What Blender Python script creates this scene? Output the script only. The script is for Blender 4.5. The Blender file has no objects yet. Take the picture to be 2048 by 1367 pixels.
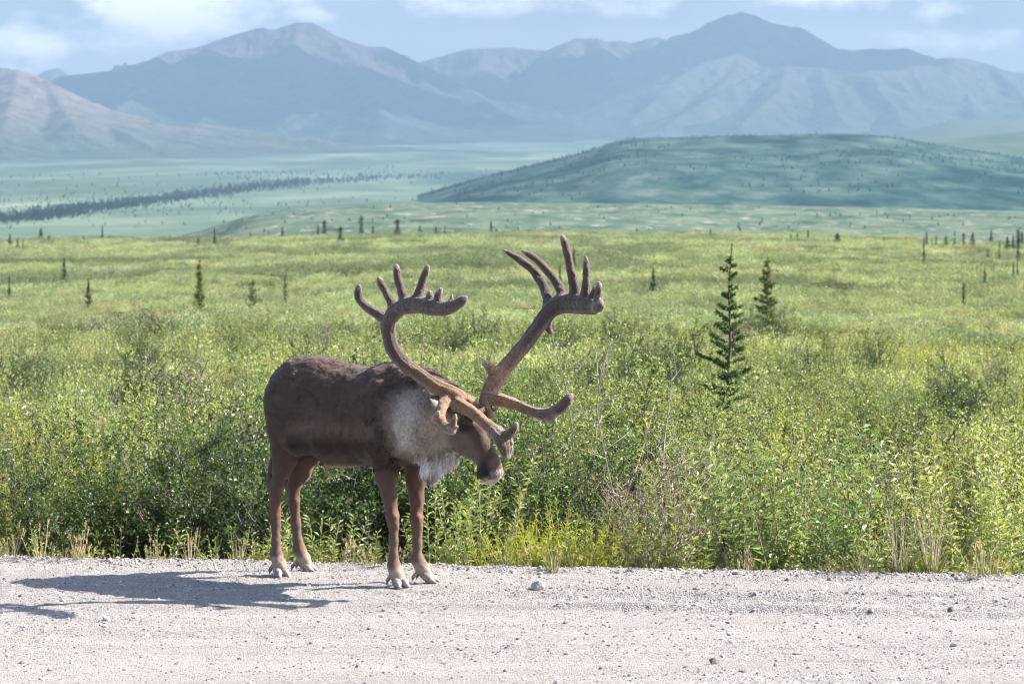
import bpy, math, random
import numpy as np
from mathutils import Vector

# ------------------------------------------------------------------ camera, sky, sun, exposure
SC = bpy.context.scene
COL = SC.collection
H = 2.51            # lens height above the road
F = 6600.0          # focal length in pixels of the 2048 px wide photograph
HOR = 300.0         # row of the true horizon
PITCH = math.atan((683.5 - HOR) / F)

cam_d = bpy.data.cameras.new("camera")
cam_d.sensor_width = 36.0
cam_d.lens = 36.0 * F / 2048.0
cam_d.clip_start = 0.5
cam_d.clip_end = 60000.0
cam_d.dof.use_dof = True
cam_d.dof.focus_distance = 18.9
cam_d.dof.aperture_fstop = 8.0
cam = bpy.data.objects.new("camera", cam_d)
COL.objects.link(cam)
cam.location = (0, 0, H)
cam.rotation_euler = (math.pi / 2 - PITCH, 0, 0)
SC.camera = cam

SUN_EL = math.radians(37.8)
SUN_DIR = Vector((1.26, 0.28, 0.0)).normalized() * math.cos(SUN_EL) + Vector((0, 0, math.sin(SUN_EL)))
sun_d = bpy.data.lights.new("sun", 'SUN')
sun_d.energy = 5.0
sun_d.angle = math.radians(0.55)
sun_d.color = (1.0, 0.93, 0.84)
sun = bpy.data.objects.new("sun", sun_d)
COL.objects.link(sun)
sun.rotation_euler = SUN_DIR.to_track_quat('Z', 'Y').to_euler()

SC.view_settings.view_transform = 'Standard'
SC.view_settings.look = 'None'
SC.view_settings.exposure = 2.08
SC.view_settings.gamma = 1.0
SC.render.engine = 'CYCLES'
SC.cycles.use_denoising = True
SC.cycles.use_adaptive_sampling = True
SC.cycles.adaptive_threshold = 0.01
SC.cycles.filter_width = 1.2
SC.cycles.max_bounces = 7
SC.cycles.diffuse_bounces = 3
SC.cycles.glossy_bounces = 2
SC.cycles.transmission_bounces = 4
SC.cycles.transparent_max_bounces = 4
SC.cycles.volume_bounces = 0
SC.cycles.sample_clamp_indirect = 4.0


# ------------------------------------------------------------------ node helpers
class NT:
    """Small wrapper for writing node trees."""
    def __init__(self, tree):
        self.t = tree
        tree.nodes.clear()

    def n(self, kind, inputs=None, **props):
        nd = self.t.nodes.new(kind)
        for k, v in props.items():
            setattr(nd, k, v)
        for k, v in (inputs or {}).items():
            s = nd.inputs[k]
            if isinstance(v, bpy.types.NodeSocket):
                self.t.links.new(v, s)
            else:
                s.default_value = v
        return nd

    def math(self, op, a, b=0.0, c=None, clamp=False):
        d = {0: a, 1: b}
        if c is not None:
            d[2] = c
        nd = self.n('ShaderNodeMath', d, operation=op)
        nd.use_clamp = clamp
        return nd.outputs[0]

    def mix(self, f, a, b, mode='MIX'):
        nd = self.n('ShaderNodeMix', data_type='RGBA', blend_type=mode)
        for i, v in ((0, f), (6, a), (7, b)):
            if isinstance(v, bpy.types.NodeSocket):
                self.t.links.new(v, nd.inputs[i])
            else:
                nd.inputs[i].default_value = v if i == 0 else (tuple(v) + (1.0,))[:4]
        return nd.outputs[2]

    def noise(self, vec, scale, detail=4.0, rough=0.55, out='Fac'):
        return self.n('ShaderNodeTexNoise', {'Vector': vec, 'Scale': scale, 'Detail': detail, 'Roughness': rough}).outputs[out]

    def ramp(self, fac, stops):
        nd = self.n('ShaderNodeValToRGB', {'Fac': fac})
        el = nd.color_ramp.elements
        while len(el) < len(stops):
            el.new(0.5)
        for e, (p, c) in zip(el, stops):
            e.position = p
            e.color = (tuple(c) + (1.0,))[:4] if hasattr(c, '__len__') else (c, c, c, 1)
        return nd.outputs[0]

    def mapr(self, v, a, b, c=0.0, d=1.0):
        return self.n('ShaderNodeMapRange', {0: v, 1: a, 2: b, 3: c, 4: d}).outputs[0]


def new_mat(name):
    m = bpy.data.materials.new(name)
    m.use_nodes = True
    return m, NT(m.node_tree)


# ------------------------------------------------------------------ sky: daylight sky with cumulus near the horizon
world = bpy.data.worlds.new("World")
SC.world = world
world.use_nodes = True
w = NT(world.node_tree)
sky = w.n('ShaderNodeTexSky', sky_type='NISHITA')
sky.sun_disc = False
sky.sun_elevation = SUN_EL
sky.sun_rotation = math.atan2(SUN_DIR.x, SUN_DIR.y)
sky.air_density = 1.0
sky.dust_density = 1.5
sky.ozone_density = 1.5
tc = w.n('ShaderNodeTexCoord').outputs['Generated']
sx = w.n('ShaderNodeSeparateXYZ', {0: tc})
wy = w.math('MAXIMUM', w.math('ABSOLUTE', sx.outputs[1]), 0.05)
az = w.math('DIVIDE', sx.outputs[0], wy)
el = w.math('DIVIDE', sx.outputs[2], wy)
sv = w.n('ShaderNodeCombineXYZ', {0: w.math('MULTIPLY', az, 22.0), 1: w.math('MULTIPLY', el, 40.0), 2: sx.outputs[1]}).outputs[0]
n1 = w.noise(sv, 1.9, 10.0, 0.62)
n2 = w.noise(w.n('ShaderNodeVectorMath', {0: sv, 1: (7.3, 2.1, 0)}, operation='ADD').outputs[0], 0.55, 5.0, 0.5)


def spot(px, py, rx, ry, amp):
    """A soft bump of cloud cover in one part of the sky."""
    a = w.math('DIVIDE', w.math('SUBTRACT', az, (px - 1024) / F), rx / F)
    b = w.math('DIVIDE', w.math('SUBTRACT', el, (HOR - py) / F), ry / F)
    r = w.math('ADD', w.math('MULTIPLY', a, a), w.math('MULTIPLY', b, b))
    return w.math('MULTIPLY', w.math('SUBTRACT', 1.0, w.math('MULTIPLY', r, 0.42), clamp=True), amp)


front = w.mapr(sx.outputs[1], 0.0, 0.3)
bright = None
for s in ((350, 28, 150, 66, 0.55), (180, 60, 160, 40, 0.26), (1000, -10, 420, 40, 0.28), (1900, 60, 200, 40, 0.22), (300, -20, 120, 60, 0.4), (440, 62, 70, 26, 0.36), (60, 92, 90, 40, 0.46), (50, 130, 90, 30, 0.3),
          (620, 34, 50, 16, 0.42), (1750, -2, 170, 22, 0.34), (1870, 12, 70, 26, 0.42), (1200, -60, 300, 60, 0.2)):
    v = spot(*s)
    bright = v if bright is None else w.math('MAXIMUM', bright, v)
grey = None
for s in ((60, -10, 260, 52, 0.8), (2040, -6, 160, 50, 0.8), (1500, 10, 500, 40, 0.35), (800, 10, 400, 40, 0.25)):
    v = spot(*s)
    grey = v if grey is None else w.math('MAXIMUM', grey, v)
cb = w.mapr(w.math('ADD', w.math('MULTIPLY', n1, 1.35), w.math('MULTIPLY', bright, front)), 0.83, 1.22)
cg = w.mapr(w.math('ADD', n2, w.math('MULTIPLY', grey, front)), 0.44, 0.88)
base = w.mix(0.80, sky.outputs[0], (3.7, 3.75, 4.3))
base = w.mix(w.math('MULTIPLY', cg, 0.9), base, (2.1, 2.15, 2.6))
base = w.mix(w.math('MULTIPLY', cb, 0.95), base, (8.5, 8.0, 8.0))
up = w.mapr(sx.outputs[2], 0.05, 0.30)
base = w.mix(up, base, sky.outputs[0])
bg = w.n('ShaderNodeBackground', {'Color': base, 'Strength': 0.09})
wo = w.n('ShaderNodeOutputWorld', {'Surface': bg.outputs[0]})


# ------------------------------------------------------------------ geometry helpers
def tag(o, label=None, cat=None, group=None, kind=None):
    if label: o['label'] = label
    if cat: o['category'] = cat
    if group: o['group'] = group
    if kind: o['kind'] = kind
    return o


def hash2(ix, iy, seed):
    h = (ix.astype(np.int64) * 374761393 + iy.astype(np.int64) * 668265263 + seed * 1442695041) & 0x7fffffff
    h = ((h ^ (h >> 13)) * 1274126177) & 0x7fffffff
    return ((h ^ (h >> 16)) & 0xffff) / 65535.0


def vnoise(x, y, seed=0):
    x = np.asarray(x, float); y = np.asarray(y, float)
    ix = np.floor(x); iy = np.floor(y)
    fx = x - ix; fy = y - iy
    fx = fx * fx * fx * (fx * (fx * 6 - 15) + 10); fy = fy * fy * fy * (fy * (fy * 6 - 15) + 10)
    a = hash2(ix, iy, seed); b = hash2(ix + 1, iy, seed); c = hash2(ix, iy + 1, seed); d = hash2(ix + 1, iy + 1, seed)
    return (a * (1 - fx) + b * fx) * (1 - fy) + (c * (1 - fx) + d * fx) * fy


def fbm(x, y, seed=0, octaves=5, gain=0.5, ridged=False):
    s = 0.0; a = 1.0; t = 0.0
    for i in range(octaves):
        v = vnoise(x, y, seed + i * 17)
        if ridged: v = 1 - abs(2 * v - 1)
        s = s + a * v; t += a; a *= gain
        x, y = x * 1.62 + y * 1.18 + 11.3, y * 1.62 - x * 1.18 + 5.7
    return s / t


def mesh_obj(name, V, faces, mats=(), parent=None, smooth=True, col=None, matidx=None, link=True, attrs=None):
    """faces: list of (n,3) / (n,4) int arrays. col: per-vertex rgb. Makes ONE mesh object."""
    me = bpy.data.meshes.new(name)
    V = np.asarray(V, np.float32)
    faces = [np.asarray(f, np.int32) for f in faces if len(f)]
    me.vertices.add(len(V))
    me.vertices.foreach_set("co", V.ravel())
    loops = np.concatenate([f.ravel() for f in faces]) if faces else np.zeros(0, np.int32)
    tot = np.concatenate([np.full(len(f), f.shape[1], np.int32) for f in faces]) if faces else np.zeros(0, np.int32)
    start = np.concatenate([[0], np.cumsum(tot)[:-1]]).astype(np.int32) if len(tot) else tot
    me.loops.add(len(loops)); me.loops.foreach_set("vertex_index", loops.astype(np.int32))
    me.polygons.add(len(tot)); me.polygons.foreach_set("loop_start", start)
    for m in mats: me.materials.append(m)
    if matidx is not None: me.polygons.foreach_set("material_index", np.asarray(matidx, np.int32))
    me.polygons.foreach_set("use_smooth", np.full(len(tot), smooth))
    if col is not None:
        ca = me.color_attributes.new("col", 'FLOAT_COLOR', 'POINT')
        c4 = np.ones((len(V), 4), np.float32); c4[:, :3] = col
        ca.data.foreach_set("color", c4.ravel())
    me.update(calc_edges=True)
    o = bpy.data.objects.new(name, me)
    if link: COL.objects.link(o)
    if parent is not None:
        o.parent = parent
        o.matrix_parent_inverse = parent.matrix_basis.inverted()
    return o


def grid_faces(nu, nv):
    i = np.arange(nu * nv).reshape(nu, nv)
    return np.stack([i[:-1, :-1], i[1:, :-1], i[1:, 1:], i[:-1, 1:]], -1).reshape(-1, 4)


def empty(name, loc=(0, 0, 0), rz=0.0):
    o = bpy.data.objects.new(name, None)
    o.empty_display_size = 0.2
    o.location = loc; o.rotation_euler = (0, 0, rz)
    COL.objects.link(o)
    return o


def P(px, py, D):
    """World point seen at photo pixel (px, py), D metres in front of the lens (along +y)."""
    cx = (px - 1024.0) / F; cy = -(py - 683.5) / F
    c, s = math.cos(PITCH), math.sin(PITCH)
    dy = c + cy * s
    dz = -s + cy * c
    return np.array([cx / dy * D, D, H + dz / dy * D])


rng = np.random.RandomState(7)
random.seed(7)
# ------------------------------------------------------------------ land
def edge_y(x):
    """Far edge of the gravel road."""
    return 19.69 - .150 * np.clip(x, -40, 40) + .05 * (vnoise(x * 1.3, x * 0 + 3.3, 5) - .5) + .03 * (vnoise(x * 5, x * 0, 6) - .5)


def ground_z(x, y):
    """Tundra plain beyond the road: a bank, then a long gentle fall to a brow about 480 m out."""
    x = np.asarray(x, float); y = np.asarray(y, float)
    e = edge_y(x)
    d = y - e
    bank = -.34 * np.clip(d / 1.1, 0, 1) ** .8
    slope = -.0205 * np.clip(d - .5, 0, None)
    und = (fbm(x / 34, y / 34, 3, 3) - .5) * .9 * np.clip((y - 35) / 90, 0, 1)
    und += (fbm(x / 6, y / 6, 13, 2) - .5) * .22 * np.clip((y - 21) / 15, 0, 1)
    a = x / np.maximum(y, 20)
    tilt = -(np.clip(-a - .02, 0, .4) ** 1.0) * 10.0 * np.clip(y / 480, 0, 1.5) - np.clip(a - .09, 0, .4) * 26 * np.clip(y / 480, 0, 1.5)
    brow = -.00022 * np.clip(y - 455, 0, None) ** 2 - .06 * np.clip(y - 455, 0, None)
    z = bank + slope + und + tilt + np.maximum(brow, -90)
    return np.where(d < 0, -.06, z)


def skyline(pts):
    px = np.array([p[0] for p in pts], float); py = np.array([p[1] for p in pts], float)
    return lambda q: np.interp(q, px, py)


def sheet(name, D0, D1, nv, nu, zf, mat, pa=-700, pb=2750, geo=True, colf=None):
    """A stretch of land as one height-field fanned out from D0 to D1 metres."""
    Ds = D0 * (D1 / D0) ** np.linspace(0, 1, nv) if geo else np.linspace(D0, D1, nv)
    q = np.linspace(pa, pb, nu)
    QX, DD = np.meshgrid(q, Ds, indexing='ij')
    X = (QX - 1024) / F * DD
    Z = zf(QX, DD, X)
    V = np.stack([X, DD, Z], -1).reshape(-1, 3)
    o = mesh_obj(name, V, [grid_faces(nu, nv)], [mat], None, True, None if colf is None else colf(QX, DD, X, Z).reshape(-1, 3))
    tag(o, kind='structure')
    return o


def land_material(name, stops, scale, detail=8, rough=.62, patch=None, bump=0, bscale=None, stretch=(1, .45, 1), mulcol=False):
    m, t = new_mat(name)
    g = t.n('ShaderNodeTexCoord').outputs['Object']
    mp = t.n('ShaderNodeMapping', {0: g, 3: stretch}).outputs[0]
    n = t.noise(mp, scale, detail, rough)
    c = t.ramp(n, stops)
    if patch:
        pc, ps, lo, hi = patch
        c = t.mix(t.mapr(t.noise(mp, ps, 6, .6), lo, hi), c, pc)
    if mulcol:
        c = t.mix(1.0, c, t.n('ShaderNodeAttribute', attribute_name="col").outputs['Color'], 'MULTIPLY')
    b = t.n('ShaderNodeBsdfPrincipled', {'Base Color': c, 'Roughness': 1.0})
    b.inputs['Specular IOR Level'].default_value = 0
    if bump:
        t.t.links.new(t.n('ShaderNodeBump', {'Height': t.noise(g, bscale or scale * 2, 6, .65), 'Strength': 1.0, 'Distance': bump}).outputs[0], b.inputs['Normal'])
    t.n('ShaderNodeOutputMaterial', {0: b.outputs[0]})
    return m


# near ground under the shrubs
m_soil = land_material("tundra_soil", [(.3, (.015, .017, .009)), (.5, (.035, .038, .018)), (.7, (.07, .068, .036))], 1.3, 8, .65, bump=.05, bscale=6, stretch=(1, 1, 1))
xs = np.concatenate([-np.geomspace(400, 6, 46), np.linspace(-5.9, 5.9, 60), np.geomspace(6, 400, 46)])
ys = np.concatenate([np.linspace(-60, 18.5, 30), np.linspace(18.7, 26, 80), np.geomspace(26.1, 1400, 170)])
GX, GY = np.meshgrid(xs, ys, indexing='ij')
tag(mesh_obj("ground", np.stack([GX, GY, ground_z(GX, GY)], -1).reshape(-1, 3), [grid_faces(len(xs), len(ys))], [m_soil]), kind='structure')

# road: graded gravel with long low windrows, footprints and pebbly relief
m_road, t = new_mat("gravel")
g = t.n('ShaderNodeTexCoord').outputs['Object']
v1 = t.n('ShaderNodeTexVoronoi', {'Vector': g, 'Scale': 95.0, 'Randomness': 1.0})
v2 = t.n('ShaderNodeTexVoronoi', {'Vector': g, 'Scale': 210.0, 'Randomness': 1.0})
stone = t.ramp(t.n('ShaderNodeSeparateColor', {0: v1.outputs['Color']}).outputs[0], [(0, (.06, .054, .051)), (.22, (.20, .184, .173)), (.7, (.295, .274, .26)), (1, (.44, .412, .395))])
stone2 = t.ramp(t.n('ShaderNodeSeparateColor', {0: v2.outputs['Color']}).outputs[1], [(0, (.09, .082, .079)), (.4, (.24, .222, .211)), (1, (.36, .337, .324))])
c = t.mix(t.mapr(t.noise(g, 3.0, 5, .7), .4, .6), stone, stone2)
mp = t.n('ShaderNodeMapping', {0: g, 3: (.22, 2.2, 1)}).outputs[0]
c = t.mix(t.mapr(t.noise(mp, 1.6, 8, .72), .46, .66, 0, .55), c, (.19, .17, .16))
c = t.mix(t.mapr(t.noise(mp, .9, 5, .6), .44, .66, 0, .45), c, (.33, .31, .29))
h = t.math('ADD', t.math('MULTIPLY', v1.outputs['Distance'], -1.0), t.math('MULTIPLY', v2.outputs['Distance'], -.6))
bp = t.n('ShaderNodeBump', {'Height': h, 'Strength': 1.0, 'Distance': .010})
b = t.n('ShaderNodeBsdfPrincipled', {'Base Color': c, 'Roughness': .85, 'Normal': bp.outputs[0]})
b.inputs['Specular IOR Level'].default_value = .25
t.n('ShaderNodeOutputMaterial', {0: b.outputs[0]})


def road_z(x, y):
    e = edge_y(x); d = e - y
    yy = y + .14 * x
    z = .030 * np.exp(-((d - .10) / .12) ** 2) + .012 * np.exp(-((d - .45) / .2) ** 2)
    z = z - .10 * np.clip((.03 - d) / .08, 0, 1)
    # windrow left by the grader, running along the road
    wv = .05 * (fbm(x * .8, x * 0 + 2, 8, 3) - .5)
    amp = np.clip((x + 1.2) / 2.2, .0, 1)
    for c0, hh, ww in ((18.02, .050, .055), (18.20, .022, .04), (18.52, .042, .06), (18.84, .022, .05)):
        r = yy - (c0 + wv)
        z = z + hh * (.25 + .75 * amp) * np.exp(-(r / ww) ** 2) * (.4 + .9 * fbm(x * 1.7, y * 3 + c0, 4, 3))
    z = z + .010 * (fbm(x * 2, y * 9, 31, 3) - .5) + .014 * (fbm(x * 14, y * 14, 41, 3) - .5) * (.5 + fbm(x * .7, y * 1.5, 43, 2)) + .006 * (vnoise(x * 45, y * 45, 55) - .5)
    # faint tyre tracks pressed lengthwise into the packed surface
    for c1 in (16.35, 16.75, 17.25, 17.62):
        r = yy - (c1 + .06 * (fbm(x * .5, x * 0 + c1, 18, 2) - .5))
        z = z + .007 * np.exp(-(r / .035) ** 2) * (.2 + 1.2 * fbm(x * 2.2, y * 3 + c1, 24, 3)) - .006 * np.exp(-((r - .09) / .06) ** 2)
    feet = np.exp(-(((x + .6) / .9) ** 2 + ((y - 19.1) / .45) ** 2))
    return z + .02 * feet * (fbm(x * 9, y * 9, 77, 2) - .5)


xs = np.concatenate([-np.geomspace(60, 4.4, 24), np.arange(-4.3, 4.3, .022), np.geomspace(4.4, 60, 24)])
u = np.concatenate([-np.geomspace(60, 5.6, 20), np.arange(-5.5, .06, .019)])
RX, RU = np.meshgrid(xs, u, indexing='ij')
RY = edge_y(RX) + RU
tag(mesh_obj("gravel_road", np.stack([RX, RY, road_z(RX, RY)], -1).reshape(-1, 3), [grid_faces(len(xs), len(u))], [m_road]), kind='structure')

# ---- far land.  zd() turns a row of the photograph at distance D into a height
zd = lambda py, D: H + (HOR - py) / F * D

VAL = [(900, 520), (1600, 462), (2400, 425), (3200, 396), (4200, 366), (5500, 336), (7000, 312), (9000, 292), (11000, 278), (13000, 270), (17000, 262)]
val_y = lambda D: np.interp(D, [v[0] for v in VAL], [v[1] for v in VAL])


def valley_z(q, D, X):
    return zd(val_y(D), D) + (fbm(X / 420, D / 900, 21, 4) - .5) * 9 * np.clip(D / 4000, .2, 2) + (q - 1024) / 2048 * .0012 * D


m_val = land_material("valley_tundra", [(.32, (.030, .062, .050)), (.45, (.065, .10, .075)), (.57, (.11, .145, .105)), (.70, (.17, .195, .145))], .0042, 9, .62,
                      patch=((.05, .075, .045), .0022, .5, .62), stretch=(1, .28, 1))
sheet("valley", 900, 16500, 150, 260, valley_z, m_val)


def hill_sheet(name, D0, Dc, D1, top, foot, mat, pa, pb, nu, nv, power=1.5, rough_=(0, 1), seed=1, back=.6):
    """A hill whose crest line stands at Dc, rising from D0 and falling again towards D1."""
    def zf(q, D, X):
        c = zd(top(q), Dc)
        f0 = zd(foot(q) if callable(foot) else foot, D0)
        tt = np.clip((D - D0) / (Dc - D0), 0, 1)
        z = f0 + (c - f0) * (tt ** power * (1 - .35 * tt) / .65)
        b_ = np.clip((D - Dc) / (D1 - Dc), 0, 1)
        z = np.where(D > Dc, c - (c - zd(300, D1) + 90) * (1 - (1 - b_ * b_)) * back, z)
        k = np.sin(np.clip(tt, 0, 1) * math.pi) * .8 + .12
        z = z + (fbm(X / rough_[1], D / rough_[1] * .7, seed, 5) - .5) * rough_[0] * k
        return z
    return sheet(name, D0, D1, nv, nu, zf, mat, pa, pb, geo=False)


# low stony rise just beyond the plain
near_top = skyline([(-700, 520), (250, 500), (330, 482), (400, 466), (440, 452), (480, 438), (520, 428), (600, 419), (690, 415), (780, 409), (950, 405), (1100, 407), (1400, 410), (1600, 413), (2048, 424), (2750, 440)])
m_rise = land_material("stony_rise", [(.34, (.018, .040, .032)), (.45, (.050, .080, .055)), (.56, (.085, .11, .075)), (.68, (.125, .14, .10))], .05, 10, .74,
                       patch=((.24, .22, .20), .16, .57, .68), stretch=(1, .35, 1), bump=1.0, bscale=.08)
hill_sheet("stony_rise", 850, 1500, 2000, near_top, 520, m_rise, -700, 2750, 330, 60, 1.0, (6, 90), 5)
# long hill on the right, its dark colours deepened to stand for cloud shade
mid_top = skyline([(-700, 560), (500, 470), (780, 404), (860, 386), (940, 362), (1000, 346), (1060, 331), (1100, 321), (1150, 309), (1180, 301), (1215, 287), (1240, 280), (1270, 276), (1350, 275), (1500, 271), (1600, 269), (1700, 268), (1740, 270), (1800, 276), (1880, 290), (2048, 316), (2750, 400)])
m_mid = land_material("shaded_hillside", [(.34, (.004, .020, .022)), (.45, (.016, .042, .038)), (.54, (.036, .068, .056)), (.66, (.085, .108, .088))], .022, 10, .72,
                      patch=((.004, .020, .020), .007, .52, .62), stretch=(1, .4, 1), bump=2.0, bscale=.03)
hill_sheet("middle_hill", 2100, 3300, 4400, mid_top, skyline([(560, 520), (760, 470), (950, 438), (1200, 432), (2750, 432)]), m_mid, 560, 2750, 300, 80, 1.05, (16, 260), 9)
right_top = skyline([(1200, 470), (1600, 312), (1750, 292), (1800, 286), (1880, 279), (1960, 271), (2048, 263), (2750, 240)])
m_rt = land_material("green_hillside", [(.3, (.030, .055, .035)), (.5, (.060, .085, .052)), (.7, (.10, .12, .075))], .008, 9, .62, patch=((.03, .055, .035), .004, .54, .66), stretch=(1, .4, 1))
hill_sheet("right_hill", 4400, 5400, 6600, right_top, 330, m_rt, 1100, 2750, 160, 40, 1.1, (14, 400), 12)
flat_top = skyline([(1300, 330), (1740, 272), (1820, 262), (1880, 246), (1905, 240), (1960, 241), (2010, 238), (2080, 242), (2300, 230), (2750, 240)])
m_fl = land_material("heath_hill", [(.3, (.04, .06, .04)), (.6, (.07, .09, .055))], .003, 6, .6)
hill_sheet("far_hill", 7300, 8200, 9000, flat_top, 296, m_fl, 1200, 2750, 120, 30, 1.0, (14, 500), 15)

# ---- mountains: crests and spurs laid out as ridge lines, slopes falling away from the nearest one
def ridge_range(name, ridges, D0, D1, pa, pb, nu, nv, foot, mat, seed, slope=.62, run=620., gull=34.):
    Ds = np.linspace(D0, D1, nv); q = np.linspace(pa, pb, nu)
    QX, DD = np.meshgrid(q, Ds, indexing='ij')
    X = (QX - 1024) / F * DD
    wx = X + (fbm(X / 500, DD / 500, seed, 4) - .5) * 300
    wy = DD + (fbm(X / 500, DD / 500, seed + 50, 4) - .5) * 300
    base = zd(foot(QX, DD), DD)
    rel = np.zeros_like(X) - 1e9
    near_d = np.full(X.shape, 1e9)
    for rd in ridges:
        pts = np.array([[(p[0] - 1024) / F * p[2], p[2], zd(p[1], p[2])] for p in rd], float)
        for i in range(len(pts) - 1):
            a, b2 = pts[i], pts[i + 1]
            ab = b2[:2] - a[:2]; L2 = ab @ ab
            tt = np.clip(((X - a[0]) * ab[0] + (DD - a[1]) * ab[1]) / L2, 0, 1)
            dx = X - a[0] - tt * ab[0]; dy = DD - a[1] - tt * ab[1]
            d0 = np.sqrt(dx * dx + dy * dy)
            tw = np.clip(((wx - a[0]) * ab[0] + (wy - a[1]) * ab[1]) / L2, 0, 1)
            dw = np.sqrt((wx - a[0] - tw * ab[0]) ** 2 + (wy - a[1] - tw * ab[1]) ** 2)
            m = np.clip(d0 / 260, 0, 1)
            d = d0 * (1 - m) + np.maximum(dw, 0) * m
            hgt = a[2] + (b2[2] - a[2]) * tt
            R = np.maximum(hgt - base, 0)
            ru = np.maximum(R / slope, 60)
            v = R * np.exp(-(d / ru) ** 1.15)
            rel = np.maximum(rel, v); near_d = np.minimum(near_d, d0)
    ero = fbm(X / 130 + DD / 700, DD / 420, seed + 7, 5, .5, True)
    ero2 = fbm(X / 60, DD / 110, seed + 17, 4, .55, True)
    k = np.clip(near_d / 240, 0, 1) * np.clip(rel / 260, 0, 1)
    Z = base + rel + (ero - .6) * gull * 3.6 * k + (ero2 - .6) * gull * .8 * np.clip(near_d / 60, .12, 1) * np.clip(rel / 200, 0, 1)
    Z = np.where(rel < 4, Z - 3, Z)
    o = mesh_obj(name, np.stack([X, DD, Z], -1).reshape(-1, 3), [grid_faces(nu, nv)], [mat])
    tag(o, kind='structure')
    return o


def mountain_material(name, z_lo, z_hi, rock=(.19, .145, .125), grass=(.085, .115, .055)):
    m, t = new_mat(name)
    g = t.n('ShaderNodeTexCoord').outputs['Object']
    z = t.n('ShaderNodeSeparateXYZ', {0: g}).outputs[2]
    n = t.noise(g, .0035, 9, .62)
    f = t.mapr(t.math('ADD', z, t.math('MULTIPLY', t.math('SUBTRACT', n, .5), (z_hi - z_lo) * 1.5)), z_lo, z_hi)
    c = t.mix(f, grass, rock)
    n2_ = t.noise(g, .016, 8, .66)
    c = t.mix(t.mapr(n2_, .38, .62, 0, .95), c, t.mix(1.0, c, (.45, .42, .45), 'MULTIPLY'))
    c = t.mix(t.mapr(t.noise(g, .008, 8, .6), .56, .70, 0, .5), c, (.20, .175, .16))
    b = t.n('ShaderNodeBsdfPrincipled', {'Base Color': c, 'Roughness': 1.0})
    b.inputs['Specular IOR Level'].default_value = 0
    t.t.links.new(t.n('ShaderNodeBump', {'Height': t.noise(g, .02, 8, .68), 'Strength': 1.0, 'Distance': 30.0}).outputs[0], b.inputs['Normal'])
    t.n('ShaderNodeOutputMaterial', {0: b.outputs[0]})
    return m


foot1 = lambda q, D: val_y(D) + 6
m_mtl = mountain_material("left_slope_rock", 10, 130, rock=(.20, .165, .145), grass=(.07, .10, .065))
ridge_range("left_mountain", [
    [(-600, 60, 8300), (-300, 110, 8200), (-120, 128, 8050), (0, 135, 8000), (40, 140, 7950), (80, 155, 7900), (125, 176, 7850), (165, 202, 7800), (210, 228, 7700), (280, 250, 7600), (370, 272, 7500)],
    [(40, 140, 7950), (30, 185, 7500), (15, 235, 7050), (0, 275, 6700)],
    [(-120, 128, 8050), (-110, 190, 7500), (-90, 250, 7000)],
    [(100, 166, 7880), (120, 205, 7450), (150, 250, 7000)],
    [(165, 202, 7800), (200, 240, 7400), (260, 268, 7050)]],
    6100, 9600, -700, 1150, 300, 150, foot1, m_mtl, 31, slope=.52, gull=30)
m_mtm = mountain_material("massif_rock", 110, 330, rock=(.12, .095, .085), grass=(.045, .068, .042))
ridge_range("west_massif", [
    [(130, 150, 11200), (200, 144, 11200), (255, 142, 11300), (300, 122, 11500), (340, 104, 11800), (375, 100, 11900), (410, 92, 12000), (440, 80, 12000), (480, 68, 12000), (515, 59, 12000), (530, 57, 12000), (545, 62, 12000), (575, 53, 12000), (598, 47, 12000), (622, 47, 12000), (640, 58, 12000), (670, 72, 12000), (700, 83, 12050), (730, 91, 12100), (765, 93, 12100), (790, 104, 12200), (820, 118, 12300), (850, 132, 12400), (900, 160, 12500)],
    [(440, 82, 12000), (410, 105, 11500), (400, 118, 11200), (360, 125, 11000), (320, 150, 10700), (270, 190, 10400), (240, 215, 10200)],
    [(400, 118, 11200), (430, 135, 11000), (445, 170, 10700), (430, 215, 10400), (400, 245, 10100)],
    [(430, 112, 11250), (500, 118, 11100), (560, 120, 11000), (600, 140, 10800), (610, 180, 10500), (590, 225, 10200), (560, 250, 9900)],
    [(560, 120, 11000), (640, 125, 10950), (700, 150, 10800), (740, 175, 10600), (760, 210, 10300), (760, 240, 10000)],
    [(598, 50, 12000), (590, 85, 11700), (600, 105, 11500), (650, 118, 11300)],
    [(665, 72, 12000), (690, 105, 11700), (720, 130, 11500), (800, 165, 11300), (860, 200, 11000), (930, 235, 10700), (990, 258, 10400)],
    [(850, 132, 12400), (900, 165, 12000), (940, 180, 11700), (990, 215, 11300), (1040, 245, 11000)],
    [(640, 220, 9900), (690, 232, 9700), (760, 250, 9500)], [(640, 220, 9900), (590, 240, 9700), (540, 262, 9500)],
    [(255, 143, 11300), (235, 175, 10900), (225, 205, 10500)], [(150, 150, 11200), (180, 185, 10800), (200, 215, 10400)]],
    9200, 13600, -200, 1150, 420, 240, lambda q, D: val_y(D) + 3, m_mtm, 41, slope=.66, gull=36)
m_mtr = mountain_material("range_rock", 130, 420, rock=(.155, .125, .11), grass=(.07, .095, .06))
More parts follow.
